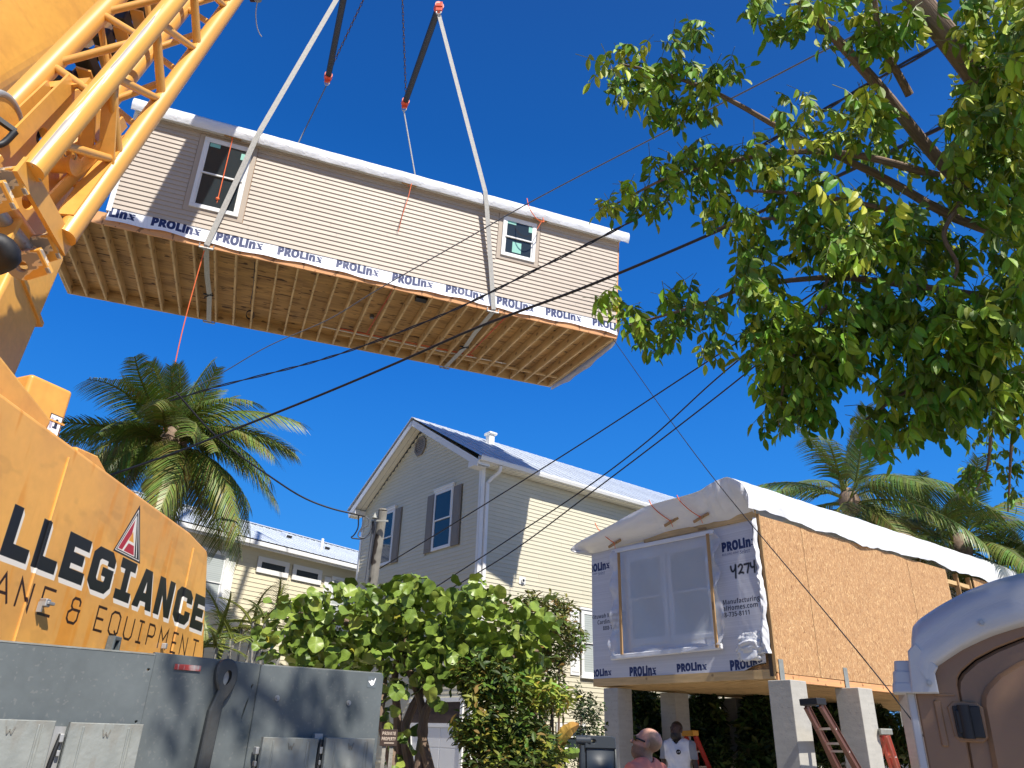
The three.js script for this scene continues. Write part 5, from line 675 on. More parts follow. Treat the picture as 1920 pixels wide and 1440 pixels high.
// ---------- people ----------
const cap3 = (p, a, b, ra, rb) => { const ab = b.clone().sub(a), t = cl(p.clone().sub(a).dot(ab) / ab.lengthSq()); return p.distanceTo(a.clone().addScaledVector(ab, t)) - (ra + (rb - ra) * t); };
const ell = (p, c, r) => { const x = (p.x - c.x) / r.x, y = (p.y - c.y) / r.y, z = (p.z - c.z) / r.z, k = Math.sqrt(x * x + y * y + z * z), g = Math.sqrt((x / r.x) ** 2 + (y / r.y) ** 2 + (z / r.z) ** 2); return k < 1e-6 ? -Math.min(r.x, r.y, r.z) : k * (k - 1) / g; };
const smin = (a, b, k) => { const h = cl(.5 + .5 * (b - a) / k); return b + (a - b) * h - k * h * (1 - h); };
function blob(c, size, n, f, colf) { // mesh of a distance field over a cube round c
  const mc = new MarchingCubes(n, new THREE.MeshBasicMaterial(), false, false, 300000); mc.isolation = 0; const hN = n / 2, p = V();
  for (let k = 0; k < n; k++) for (let j = 0; j < n; j++) for (let i = 0; i < n; i++) { p.set((i - hN) / hN * size / 2 + c.x, (j - hN) / hN * size / 2 + c.y, (k - hN) / hN * size / 2 + c.z); mc.field[i + j * n + k * n * n] = -f(p); }
  mc.update(); const m = mc.count ?? mc.geometry.drawRange.count, pos = new Float32Array(m * 3), col = new Float32Array(m * 3), nor = new Float32Array(m * 3), e = size / n * .35, q = V();
  for (let i = 0; i < m; i++) { p.set(mc.positionArray[i * 3], mc.positionArray[i * 3 + 1], mc.positionArray[i * 3 + 2]).multiplyScalar(size / 2).add(c); p.toArray(pos, i * 3); const d = (x, y, z) => f(q.set(p.x + x * e, p.y + y * e, p.z + z * e)) - f(q.set(p.x - x * e, p.y - y * e, p.z - z * e)); V(d(1, 0, 0), d(0, 1, 0), d(0, 0, 1)).normalize().toArray(nor, i * 3); col.set(colf(p), i * 3); }
  const g = new THREE.BufferGeometry(); g.setAttribute('position', new THREE.BufferAttribute(pos, 3)); g.setAttribute('normal', new THREE.BufferAttribute(nor, 3)); g.setAttribute('color', new THREE.BufferAttribute(col, 3)); return g;
}
const mergeC = (l) => mergeGeometries(l.map((g) => { g = flat(g); for (const k of Object.keys(g.attributes)) if (!['position', 'normal', 'color'].includes(k)) g.deleteAttribute(k); return g; }));
MAT.skin = M({ vertexColors: true, roughness: .5 }); MAT.cloth = M({ vertexColors: true, roughness: .85, bumpMap: null });
function person(label, base, H, yaw, o) { // built 1.75 m tall facing +z, head turned by o.turn / o.tilt
  const t = thing('person', label, 'person', base); t.rotation.y = yaw; t.scale.setScalar(H / 1.75);
  const neck = V(0, 1.50, 0), hc = V(0, 1.635, .02), hr = new THREE.Matrix4().makeRotationFromEuler(new THREE.Euler(-o.tilt, o.turn, 0, 'YXZ')), hi = hr.clone().invert(), l = V();
  const hs = o.big ?? 1, headLocal = (p) => l.copy(p).sub(neck).applyMatrix4(hi).multiplyScalar(1 / hs).add(neck).sub(hc);
  const k = o.heavy ?? 1;
  const head = (p) => { const q = headLocal(p).clone(); let d = ell(q, V(0, .030, -.018), V(.073, .083, .095)); d = smin(d, ell(q, V(0, -.035, .03), V(.060, .085, .066)), .03); d = smin(d, ell(q, V(0, -.085, .05), V(.035, .03, .035)), .03); d = smin(d, cap3(q, V(0, .012, .088), V(0, -.022, .112), .009, .014), .012); d = smin(d, cap3(q, V(-.035, .028, .078), V(.035, .028, .078), .011, .011), .012); for (const s of [-1, 1]) { d = smin(d, ell(q, V(s * .079, -.006, -.012), V(.013, .034, .021)), .008); d = Math.max(d, -ell(q, V(s * .030, .008, .094), V(.017, .010, .012))); d = smin(d, ell(q, V(s * .030, .007, .079), V(.013, .010, .012)), .003); } d = smin(d, cap3(q, V(-.020, -.058, .094), V(.020, -.058, .094), .007, .007), .008); if (o.beard) d = smin(d, ell(q, V(0, -.085, .045), V(.055, .05, .052)), .02); return d; };
  const sho = [V(-.185 * k, 1.43, -.01), V(.185 * k, 1.43, -.01)], elb = [V(-.235 * k, 1.13, -.02), V(.235 * k, 1.13, -.02)], wr = [V(-.245 * k, .88, .05), V(.245 * k, .88, .05)];
  const torso = (p) => { let d = ell(p, V(0, 1.28, 0), V(.165 * k, .20, .115 * k)); d = smin(d, ell(p, V(0, 1.04, .01), V(.15 * k, .17, .115 * k)), .06); d = smin(d, cap3(p, sho[0], sho[1], .062, .062), .07); d = smin(d, cap3(p, V(-.09 * k, 1.475, -.015), V(.09 * k, 1.475, -.015), .05, .05), .05); return d; };
  const neckD = (p) => cap3(p, V(0, 1.42, -.01), V(0, 1.56, .005), .062 * Math.sqrt(k), .058 * Math.sqrt(k));
  const arms = (p) => { let d = 9; for (const i of [0, 1]) { d = Math.min(d, smin(cap3(p, sho[i], elb[i], .054, .043), cap3(p, elb[i], wr[i], .042, .028), .02)); } return d; };
  const legs = (p) => { let d = 9; for (const s of [-1, 1]) { d = Math.min(d, smin(cap3(p, V(s * .09, .95, 0), V(s * .10, .5, .02), .088, .058), cap3(p, V(s * .10, .5, .02), V(s * .10, .09, -.02), .057, .038), .03)); d = smin(d, cap3(p, V(s * .10, .05, -.03), V(s * .11, .04, .14), .042, .035), .03); } return d; };
  const low = (p) => smin(torso(p), legs(p), .05);
  const skinC = o.skin, hcol = (p) => { const q = headLocal(p).clone(); return o.headColor(q); };
  // one continuous body: fine grid for head and neck, coarser for the rest
  const gHead = blob(V(0, 1.63, .0), .40, 84, (p) => Math.max(smin(head(p), neckD(p), .03), 1.47 - p.y), hcol);
  const gBody = blob(V(0, .80, .0), 1.80, 80, (p) => Math.min(smin(low(p), smin(arms(p), neckD(p), .02), .03) + .008, 9), (p) => (p.y < .12 ? [.05, .04, .035] : p.y < .98 && Math.abs(p.x) < .2 ? o.trousers : skinC));
  const hands = []; for (const i of [0, 1]) { const w = wr[i], s = i ? 1 : -1; hands.push(blob(w.clone().add(V(0, -.08, .01)), .26, 48, (p) => { let d = cap3(p, w, w.clone().add(V(0, -.075, .012)), .027, .036); for (let f = 0; f < 4; f++) { const a = w.clone().add(V(0, -.085, .034 - f * .018)), L = [.036, .042, .039, .03][f], b = a.clone().add(V(-s * .006, -L, .006)), c = b.clone().add(V(-s * .014, -L * .8, .010)); d = smin(d, Math.min(cap3(p, a, b, .0095, .0085), cap3(p, b, c, .0085, .007)), .006); } const a = w.clone().add(V(-s * .008, -.03, .034)), b = a.clone().add(V(-s * .010, -.035, .022)); return smin(d, Math.min(cap3(p, a, b, .012, .010), cap3(p, b, b.clone().add(V(-s * .004, -.03, .006)), .010, .008)), .008); }, () => skinC)); }
  part('body', mergeC([gHead, gBody, ...hands]), MAT.skin, t);
  part('shirt', blob(V(0, 1.22, 0), .84, 84, (p) => { let d = torso(p) - .012; const sl = Math.max(smin(cap3(p, sho[0], elb[0], .066, .062), 9, .01), 1.24 - p.y), sr = Math.max(cap3(p, sho[1], elb[1], .066, .062), 1.24 - p.y); d = smin(d, Math.min(sl, sr), .025); d = Math.max(d, .90 - p.y); d = Math.max(d, -(cap3(p, V(0, 1.40, .0), V(0, 1.62, .01), .068 * Math.sqrt(k), .080 * Math.sqrt(k)))); d += .004 * Math.sin(p.y * 38 + p.x * 20 + 3 * Math.sin(p.x * 14 + p.z * 9)); return d; }, o.shirt), MAT.cloth, t);
  if (o.extra) o.extra(t, (v) => v.clone().add(hc).sub(neck).applyMatrix4(hr).add(neck)); return t;
}
const hb = at(1203, 1398, 6.3);
person('bald bearded man in a coral shirt and sunglasses looking up to the left', V(hb.x + .015, 0, hb.z + .02), 1.69, rad(-128), {
  turn: rad(22), tilt: .30, skin: [.52, .27, .18], trousers: [.08, .09, .12], heavy: 1.12, beard: true,
  headColor: (q) => { const n = .93 + .14 * vn(q.x * 160 + 50, q.y * 160 + 50, 1e5, 3); let c = [.56 * n, .30 * n, .21 * n]; const beard = sm(-.022, -.04, q.y + .35 * Math.max(0, -q.z - .01)) * sm(-.03, .0, q.z), hair = sm(.062, .03, q.y - .42 * Math.min(0, q.z + .02) - .02) * sm(.015, -.03, q.z) * sm(-.11, -.07, q.y); c = mixc(c, [.20 * n, .125 * n, .075 * n], beard * .92); c = mixc(c, [.25 * n, .155 * n, .09 * n], hair * .9); c = c.map((x) => x * (.88 + .24 * vn(q.x * 420 + 9, q.y * 420 + q.z * 300, 1e5, 5))); return c; },
  shirt: (p) => { const n = .92 + .12 * vn(p.x * 40 + 9, p.y * 40, 1e5, 4); return [.86 * n, .26 * n, .17 * n]; },
  extra: (t, h) => { const m = M({ c: [.01, .01, .011], roughness: .2 }); part('sunglasses', merge([...[-1, 1].map((s) => barG(h(V(s * .068, .012, .075)), h(V(s * .080, .010, -.02)), .006, .012)), ...[-1, 1].map((s) => barG(h(V(s * .012, .008, .104)), h(V(s * .068, .010, .080)), .008, .036, V(0, 1, 0), .003)), barG(h(V(-.014, .016, .106)), h(V(.014, .016, .106)), .006, .008)]), m, t); },
});
const h2 = at(1270, 1384, 14.2);
person('man with black hair and beard in a white shirt with round chest emblem', V(h2.x, 0, h2.z), 1.88, rad(-34), {
  turn: rad(-14), tilt: .02, skin: [.050, .026, .018], trousers: [.03, .03, .035], heavy: 1.16, big: 1.12, beard: true,
  headColor: (q) => { const hair = Math.max(sm(.045, .06, q.y + .25 * Math.min(0, -q.z - .03)), sm(-.02, -.06, q.z) * sm(-.05, -.02, q.y)), beard = sm(-.03, -.05, q.y) * sm(-.02, .02, q.z); return mixc([.062, .032, .022], [.008, .007, .007], Math.max(hair, beard * .9)); },
  shirt: (p) => { const n = .94 + .1 * vn(p.x * 40 + 9, p.y * 40, 1e5, 4); return Math.abs(p.x) > .205 ? [.24 * n, .25 * n, .28 * n] : [.72 * n, .72 * n, .74 * n]; },
  extra: (t) => { const e = canvasTex(64, 64, (x) => { x.fillStyle = '#15161c'; x.beginPath(); x.arc(32, 32, 32, 0, 7); x.fill(); x.fillStyle = '#d8d8dc'; x.beginPath(); x.moveTo(14, 42); x.lineTo(24, 22); x.lineTo(31, 38); x.lineTo(27, 40); x.lineTo(24, 32); x.lineTo(20, 42); x.closePath(); x.fill(); x.fillRect(36, 22, 14, 6); x.beginPath(); x.moveTo(46, 26); x.lineTo(50, 28); x.lineTo(40, 44); x.lineTo(36, 42); x.closePath(); x.fill(); }); const g = new THREE.CircleGeometry(.036, 24), m = part('emblem', g, M({ map: e, roughness: .8 }), t, V(.065, 1.34, .150), [-.12, .25, 0]); },
});
// ---------- leaves ----------
// a pointed leaflet along +x, folded on its midrib, face up
function leaflet(tri, M4, L, W, col, bend = .12, fold = .25) {
  const xs = [0, .22, .5, .78, 1], ws = [.04, .78, 1, .62, 0], P = (i, s) => V(xs[i] * L, (s ? fold * ws[i] * W * .5 : 0) - bend * L * xs[i] * xs[i], s * ws[i] * W * .5).applyMatrix4(M4);
  for (const s of [-1, 1]) for (let i = 0; i < 4; i++) { const a = P(i, 0), b = P(i + 1, 0), c = P(i + 1, s), d = P(i, s); i === 3 ? tri.t(a, b, d, col) : s > 0 ? tri.q(a, d, c, b, col) : tri.q(a, b, c, d, col); }
}
const rotM = (x, y, z, o = 'YZX') => new THREE.Matrix4().makeRotationFromEuler(new THREE.Euler(x, y, z, o));
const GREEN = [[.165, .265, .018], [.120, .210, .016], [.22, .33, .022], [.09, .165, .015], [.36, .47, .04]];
function compound(k) { // pinnate leaf of five to nine drooping leaflets
  const t = new Tri(), n = 3 + (k % 2), L = .20 + .03 * (k % 3), base = GREEN[[0, 1, 1, 2, 3, 0, 4, 1][k % 8]], P = (s) => V(s * L, -.10 * L * s * s * 4, 0);
  const cyl = (a, b, r) => { const g = tubeG(a, b, r, r * .8, 4).attributes.position; for (let i = 0; i < g.count; i += 3) t.t(V().fromBufferAttribute(g, i), V().fromBufferAttribute(g, i + 1), V().fromBufferAttribute(g, i + 2), [.12, .15, .04]); };
  for (let i = 0; i < 3; i++) cyl(P(i / 3), P((i + 1) / 3), .0024);
  for (let i = 0; i < n; i++) for (const s of [-1, 1]) { const q = P(.35 + .62 * i / n), j = rr(.82, 1.15), c = base.map((x) => x * rr(.8, 1.25)); leaflet(t, rotM(rr(-.5, .5), s * rr(.9, 1.35) * -1, rr(-1.25, -.35)).setPosition(q), .098 * j, .043 * j, c, rr(.05, .3), rr(.15, .5)); }
  leaflet(t, rotM(rr(-.4, .4), rr(-.2, .2), rr(-1.1, -.4)).setPosition(P(1)), .105, .045, base.map((x) => x * rr(.9, 1.3)), .2, .3); const g = t.g(); g.translate(-L * .72, .07, 0); return g;
}
// scatter: { at, yaw, pitch, roll, scale, v } placed copies; the nearest 300 as meshes of their own, the rest joined
function foliage(parent, vars, list, mat, name, mass) {
  const toCam = (a) => a.s / a.p.distanceTo(EYE); list.sort((a, b) => toCam(b) - toCam(a)); const o = parent.position;
  const one = list.filter((a) => a.seen !== false).slice(0, 300), set = new Set(one);
  for (const a of one) { const m = part(name, vars[a.v % vars.length], mat, parent, a.p.clone().sub(o)); m.quaternion.copy(a.q); m.scale.setScalar(a.s); }
  const rest = list.filter((a) => !set.has(a)); if (!rest.length) return;
  const pos = [], nor = [], col = [], uvs = [], v = V(), mm = new THREE.Matrix4(), nm = new THREE.Matrix3();
  for (const a of rest) { const g = vars[a.v % vars.length], P = g.attributes.position, N = g.attributes.normal, C = g.attributes.color; mm.compose(a.p.clone().sub(o), a.q, V(a.s, a.s, a.s)); nm.getNormalMatrix(mm); for (let i = 0; i < P.count; i++) { v.fromBufferAttribute(P, i).applyMatrix4(mm); pos.push(v.x, v.y, v.z); v.fromBufferAttribute(N, i).applyMatrix3(nm).normalize(); nor.push(v.x, v.y, v.z); if (C) col.push(C.getX(i), C.getY(i), C.getZ(i)); if (g.attributes.uv) uvs.push(g.attributes.uv.getX(i), g.attributes.uv.getY(i)); } }
  const g = new THREE.BufferGeometry(); g.setAttribute('position', new THREE.Float32BufferAttribute(pos, 3)); g.setAttribute('normal', new THREE.Float32BufferAttribute(nor, 3)); if (col.length) g.setAttribute('color', new THREE.Float32BufferAttribute(col, 3)); if (uvs.length) g.setAttribute('uv', new THREE.Float32BufferAttribute(uvs, 2));
  const m = part(mass, g, mat, parent); m.userData.kind = 'stuff';
}
const quat = (yaw, pitch, roll) => new THREE.Quaternion().setFromEuler(new THREE.Euler(roll, yaw, pitch, 'YZX'));
// ---------- the big foreground tree, reaching in from the right ----------
{
  srand(4242); const TK = .84, base = V(5.95, 0, -2.6), T = thing('foreground_tree', 'large leafy tree reaching in from the right with drooping pinnate leaves', 'tree', base); const o = T.position;
  const limb = (pts, r0, r1, nm = 'limb') => part(nm, taperG(pts.map((p) => p.clone().sub(o)), r0 * (nm === 'trunk' ? 1 : .84), r1 * .84, 24, 9), MAT.bark, T);
  limb([V(5.95, 0, -2.6), V(5.7, 1.4, -2.8), V(5.2, 2.9, -3.1), V(4.65, 4.15, -3.4)], .24, .15, 'trunk');
  const C0 = V(4.65, 4.15, -3.4), path = (...l) => l.map((a) => at(a[0], a[1], a[2] * TK));
  limb([C0, ...path([1960, 340, 6.6], [1830, 140, 6.4], [1745, 30, 6.4], [1690, -40, 6.5])], .10, .075);
  limb([C0, ...path([1900, 420, 6.7], [1760, 300, 6.6], [1650, 165, 6.6], [1560, 65, 6.6], [1490, -10, 6.7])], .07, .032); limb(path([1705, 178, 6.5], [1650, 70, 6.4], [1640, 0, 6.4]), .03, .018);
  limb([C0, ...path([1850, 430, 6.5], [1650, 330, 6.5], [1480, 250, 6.5], [1350, 178, 6.5], [1250, 140, 6.6], [1160, 120, 6.6])], .055, .010);
  limb(path([1760, 330, 6.4], [1600, 290, 6.3], [1480, 285, 6.3], [1380, 300, 6.3], [1260, 330, 6.4], [1150, 385, 6.5]), .03, .008); limb(path([1700, 400, 6.1], [1550, 370, 6.1], [1450, 360, 6.1], [1380, 357, 6.1]), .022, .010); limb(path([1640, 440, 6], [1520, 415, 6], [1400, 412, 6], [1340, 430, 6]), .018, .008);
  limb([C0, ...path([1900, 560, 6], [1740, 540, 5.9], [1560, 520, 5.8], [1400, 540, 5.8], [1310, 572, 5.8], [1180, 610, 5.9])], .05, .008); limb(path([1560, 500, 5.7], [1540, 560, 5.6], [1535, 620, 5.6]), .016, .008); limb(path([1800, 380, 5.8], [1770, 440, 5.7], [1795, 500, 5.7], [1780, 540, 5.7]), .018, .010);
  limb([C0, ...path([1900, 640, 5.8], [1780, 690, 5.6], [1690, 740, 5.6], [1620, 790, 5.6])], .035, .008); limb(path([1880, 700, 6.4], [1860, 800, 6.4], [1850, 880, 6.5], [1830, 920, 6.5]), .018, .006); limb(path([1930, 640, 6.4], [1900, 800, 6.4], [1890, 960, 6.5]), .02, .005); limb(path([1560, 560, 5.5], [1500, 640, 5.4], [1470, 720, 5.4], [1460, 800, 5.4]), .016, .005);
  limb([C0, V(3.6, 6.0, -1.6), V(1.8, 6.6, -.2), V(.4, 6.8, .4)], .10, .03); limb([C0, V(4.6, 5.6, -1.2), V(4.2, 5.8, .6)], .08, .03); limb([C0, V(6.2, 6.4, -4.6), V(7.2, 8, -5.2)], .11, .04);
  const vars = Array.from({ length: 10 }, (_, i) => compound(i)), young = [6, 6];
  const list = [];
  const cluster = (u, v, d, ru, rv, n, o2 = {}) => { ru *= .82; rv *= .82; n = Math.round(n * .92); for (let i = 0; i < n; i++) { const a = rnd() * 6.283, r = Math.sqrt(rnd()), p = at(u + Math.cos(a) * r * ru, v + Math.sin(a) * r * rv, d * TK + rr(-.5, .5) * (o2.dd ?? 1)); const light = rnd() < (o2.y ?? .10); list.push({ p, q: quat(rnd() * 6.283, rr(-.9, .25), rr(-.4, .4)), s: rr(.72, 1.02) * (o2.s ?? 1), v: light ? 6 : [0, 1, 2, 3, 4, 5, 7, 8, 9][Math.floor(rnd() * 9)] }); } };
  // the lone spray upper left
  [[1150, 140, 45, 40, 12, .35], [1225, 150, 50, 50, 16, .1], [1290, 70, 45, 40, 12, .3], [1300, 150, 60, 50, 22, .05], [1250, 210, 55, 35, 16, 0], [1365, 135, 35, 30, 8, 0], [1180, 100, 30, 30, 5, .5], [1310, 210, 40, 30, 9, 0], [1170, 175, 40, 30, 7, .1]].forEach(([u, v, a, b, n, y]) => cluster(u, v, 6.6, a, b, n, { y, dd: .7 }));
  // the band under it
  [[1140, 385, 28, 28, 6, .5], [1195, 365, 40, 38, 10, .05], [1250, 325, 45, 45, 15, 0], [1310, 305, 50, 45, 17, 0], [1365, 320, 45, 45, 13, 0], [1290, 360, 50, 30, 9, 0], [1230, 395, 36, 25, 5, 0], [1340, 365, 40, 25, 7, 0]].forEach(([u, v, a, b, n, y]) => cluster(u, v, 6.4, a, b, n, { y, dd: .7 }));
  // sprays along the top
  [[1420, 15, 45, 25, 9, .1], [1475, 45, 45, 35, 12, .1], [1530, 30, 50, 40, 14, .2], [1560, 75, 30, 20, 4, .1], [1625, 60, 50, 50, 18, .1], [1690, 40, 45, 45, 14, .1], [1665, 95, 45, 30, 9, .2], [1600, 5, 60, 25, 10, .2], [1740, 55, 30, 25, 5, .1]].forEach(([u, v, a, b, n, y]) => cluster(u, v, 6.5, a, b, n, { y, dd: .8 }));
  // the main mass on the right
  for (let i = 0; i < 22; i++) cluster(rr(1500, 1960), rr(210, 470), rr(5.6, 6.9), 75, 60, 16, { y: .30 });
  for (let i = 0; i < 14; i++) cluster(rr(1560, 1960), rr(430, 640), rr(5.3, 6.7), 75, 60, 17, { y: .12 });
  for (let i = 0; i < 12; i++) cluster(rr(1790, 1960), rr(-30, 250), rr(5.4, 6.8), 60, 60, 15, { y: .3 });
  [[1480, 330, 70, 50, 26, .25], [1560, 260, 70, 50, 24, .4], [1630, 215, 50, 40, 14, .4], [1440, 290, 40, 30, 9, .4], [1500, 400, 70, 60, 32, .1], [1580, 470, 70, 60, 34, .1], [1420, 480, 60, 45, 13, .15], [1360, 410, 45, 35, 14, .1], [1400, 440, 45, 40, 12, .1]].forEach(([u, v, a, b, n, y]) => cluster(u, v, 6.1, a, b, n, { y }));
  // hanging arm lower left
  [[1140, 585, 26, 35, 7, .4], [1185, 600, 35, 35, 9, .1], [1210, 640, 40, 30, 10, 0], [1280, 575, 40, 40, 14, 0], [1270, 625, 40, 35, 11, 0], [1335, 590, 25, 25, 6, 0]].forEach(([u, v, a, b, n, y]) => cluster(u, v, 5.9, a, b, n, { y, dd: .6 }));
  // the low hanging masses
  [[1420, 540, 55, 45, 22, .1], [1460, 600, 60, 60, 30, .05], [1420, 650, 60, 50, 24, .25], [1500, 660, 70, 70, 40, 0], [1560, 690, 60, 60, 26, 0], [1470, 730, 60, 55, 26, 0], [1540, 760, 50, 45, 15, 0], [1450, 790, 35, 35, 9, 0], [1500, 790, 35, 30, 7, 0], [1590, 660, 40, 50, 12, 0], [1340, 660, 35, 25, 7, .5]].forEach(([u, v, a, b, n, y]) => cluster(u, v, 5.5, a, b, n, { y, dd: .7 }));
  [[1640, 600, 70, 50, 28, .1], [1720, 640, 80, 60, 40, .1], [1800, 640, 90, 70, 48, .15], [1890, 620, 80, 80, 46, .2], [1700, 720, 70, 45, 26, 0], [1640, 790, 40, 40, 10, .1], [1690, 800, 50, 40, 14, 0], [1760, 750, 60, 50, 24, 0], [1830, 740, 70, 60, 32, .05], [1900, 760, 60, 60, 28, .1], [1660, 850, 35, 25, 5, 0], [1780, 810, 35, 25, 6, 0]].forEach(([u, v, a, b, n, y]) => cluster(u, v, 5.5, a, b, n, { y, dd: .8 }));
  [[1860, 830, 40, 40, 12], [1835, 895, 30, 22, 10], [1895, 870, 30, 40, 10], [1815, 915, 15, 14, 4], [1905, 940, 18, 22, 4]].forEach(([u, v, a, b, n]) => cluster(u, v, 6.6, a, b, n, { y: 0, dd: .5, s: .62 }));
  // the crown goes on over the camera and to the right, where it shades the rack and the toilet
  const over = (c, r, n) => { for (let i = 0; i < n; i++) { const d = V(rr(-1, 1), rr(-.6, .6), rr(-1, 1)); list.push({ p: c.clone().add(d.multiplyScalar(r)), q: quat(rnd() * 6.283, rr(-.9, .25), rr(-.4, .4)), s: rr(.9, 1.25), v: Math.floor(rnd() * 6), seen: false }); } };
  over(V(3.6, 6.0, .2), 1.1, 420); over(V(2.9, 5.7, .1), .8, 200); over(V(4.4, 6.6, -.6), 1.0, 120); over(V(5.6, 6.2, -1.6), 1.2, 140); over(V(6.8, 7.2, -4.6), 1.4, 150); over(V(1.65, 6.2, .15), .42, 60); over(V(1.15, 6.5, .0), .36, 34); over(V(2.1, 6.1, .5), .5, 60); over(V(1.3, 6.0, .35), .4, 40); over(V(3.0, 7.2, 1.2), .8, 60);
  foliage(T, vars, list, MAT.leaf, 'leaf', 'foliage');
}
// ---------- coconut palms ----------
function frondG(L, k, o = {}) { // an arching frond along +x, leaflets hanging to both sides
  const t = new Tri(), n = o.n ?? 62, arch = o.arch ?? .55, spine = (s) => V(L * (s - .10 * arch * s * s * s), L * (.34 * s - arch * s * s), 0.04 * L * Math.sin(s * 3 + k)), rib = [.21, .23, .05];
  for (let i = 0; i < 14; i++) { const a = spine(i / 14), b = spine((i + 1) / 14), w = .035 * (1 - i / 15) + .006; t.q(a.clone().add(V(0, 0, -w)), a.clone().add(V(0, 0, w)), b.clone().add(V(0, 0, w * .9)), b.clone().add(V(0, 0, -w * .9)), rib); t.q(a.clone().add(V(0, -w, 0)), a.clone().add(V(0, w * .6, 0)), b.clone().add(V(0, w * .5, 0)), b.clone().add(V(0, -w * .9, 0)), rib); }
  for (let i = 0; i < n; i++) for (const s of [-1, 1]) {
    const u = .16 + .83 * (i + rnd() * .6) / n, p = spine(u), d = spine(Math.min(1, u + .02)).sub(spine(u - .02)).normalize(), len = L * .25 * Math.pow(Math.sin(Math.PI * (.12 + .80 * u)), .55) * rr(.85, 1.1), w = .0165 * L / 2.6;
    const side = V(0, 0, s), out = d.clone().multiplyScalar(.55 + .5 * u).addScaledVector(side, 1).add(V(0, .15 - .25 * rnd(), 0)).normalize(), c = (o.col ?? [.085, .125, .024]).map((x) => x * rr(.75, 1.3)), yel = u > .8 && rnd() < .15 ? [.22, .20, .06] : c;
    const pts = [0, .35, .7, 1].map((q) => p.clone().addScaledVector(out, len * q * (1 - .15 * q)).add(V(0, -len * (o.droop ?? .55) * q * q, 0))), wd = d.clone().multiplyScalar(w);
    for (let q = 0; q < 3; q++) { const w0 = [1, 1.1, .7, .06][q], w1 = [1, 1.1, .7, .06][q + 1]; t.q(pts[q].clone().addScaledVector(wd, -w0), pts[q].clone().addScaledVector(wd, w0), pts[q + 1].clone().addScaledVector(wd, w1), pts[q + 1].clone().addScaledVector(wd, -w1), yel); }
  } return t.g();
}
function palm(label, c, L, seedN, n, o = {}) {
  srand(seedN); const foot = V(c.x + (o.lean ?? .4), 0, c.z), T = thing('palm_tree', label, 'palm tree', foot), q = c.clone().sub(foot);
  part('trunk', taperG([V(0, 0, 0), V(q.x * .25, q.y * .4, 0), V(q.x * .7, q.y * .75, 0), q], .19, .12, 24, 10), MAT.barkGrey, T);
  const vars = [0, 1, 2].map((k) => frondG(L, k, { arch: .56 + .14 * k, droop: .46 + .12 * k, col: [[.14, .19, .035], [.11, .16, .03], [.20, .23, .05]][k] })), up = frondG(L * .70, 4, { arch: .22, droop: .15, col: [.10, .15, .03] }), old = frondG(L, 5, { arch: .7, droop: .8, col: [.13, .14, .035] });
  for (let i = 0; i < n; i++) { const a = i * 2.39996 + rr(-.2, .2), h = i / n, pitch = 1.15 - 1.75 * Math.pow(h, .8) + rr(-.12, .12), g = h < .22 ? up : h > .78 && rnd() < .5 ? old : vars[i % 3], m = part('frond', g, MAT.palm, T, q.clone().add(V(0, .05 - .25 * h, 0))); m.quaternion.copy(quat(a, pitch, rr(-.7, .7))); m.scale.setScalar(rr(.85, 1.08)); }
  part('crown_shaft', flat(new THREE.SphereGeometry(.26, 12, 10).scale(1, 1.5, 1)).translate(q.x, q.y - .1, q.z), MAT.bark, T);
  if (o.nuts) { const cm = [M({ c: [.32, .20, .05], roughness: .5 }), M({ c: [.20, .17, .04], roughness: .5 })], g = flat(new THREE.SphereGeometry(.115, 12, 9).scale(.9, 1.15, .9)); for (let i = 0; i < o.nuts; i++) { const a = rr(-.4, 2.6); part('coconut', g, cm[i % 2], T, q.clone().add(V(Math.sin(a) * rr(.22, .48), -.25 - rnd() * .85, Math.cos(a) * rr(.22, .45)))); } }
  return T;
}
palm('tall coconut palm with hanging nuts behind the yellow crane', at(325, 825, 15.2), 2.25, 77, 56, { nuts: 20, lean: .5 });
palm('coconut palm with yellow young frond behind the white roof cover', at(1592, 935, 21), 3.3, 81, 24, { lean: -.5 });
palm('lower coconut palm farthest right behind the white roof cover', at(1800, 1020, 22), 3.0, 85, 22, { lean: .3 });
palm('half hidden coconut palm between the two others over the roof cover', at(1702, 1010, 24), 2.6, 91, 18, { lean: .3 });
palm('coconut palm at the right edge behind the toilet roof', at(1935, 1060, 23), 2.6, 95, 18, { lean: .3 });
function smallPalm(label, c, L, seedN, n, col, spread = 1) { srand(seedN); const T = thing('palm_shrub', label, 'small palm', V(c.x, 0, c.z)); part('stem', merge([0, 1, 2, 3].map((k) => taperG([V(k * .12 - .2, 0, 0), V(k * .10 - .15, c.y * .6, .03), V((k - 1.5) * .2, c.y - .1, .05)], .035, .02, 8, 6))), MAT.barkGrey, T); const gs = [frondG(L, 1, { arch: .45, droop: .2, col, n: 22 }), frondG(L * .8, 2, { arch: .6, droop: .3, n: 20, col: col.map((x) => x * 1.2) })]; for (let i = 0; i < n; i++) { const m = part('frond', gs[i % 2], MAT.palm, T, V((i % 4 - 1.5) * .2 * spread, c.y - .3 * rnd(), .05)); m.quaternion.copy(quat(i * 2.4, rr(-.2, 1.2), rr(-.6, .6))); } }
smallPalm('wispy brownish small palm in front of the low cream house', at(468, 1165, 14.5), .95, 101, 16, [.12, .115, .035], 1.4);
smallPalm('spiky dark small palm top between crane panel and sea grape', at(512, 1150, 13.5), .75, 102, 10, [.09, .10, .035]);
smallPalm('bright green small palm low beside the crane panel', at(400, 1195, 11.5), .85, 103, 13, [.12, .17, .03]);
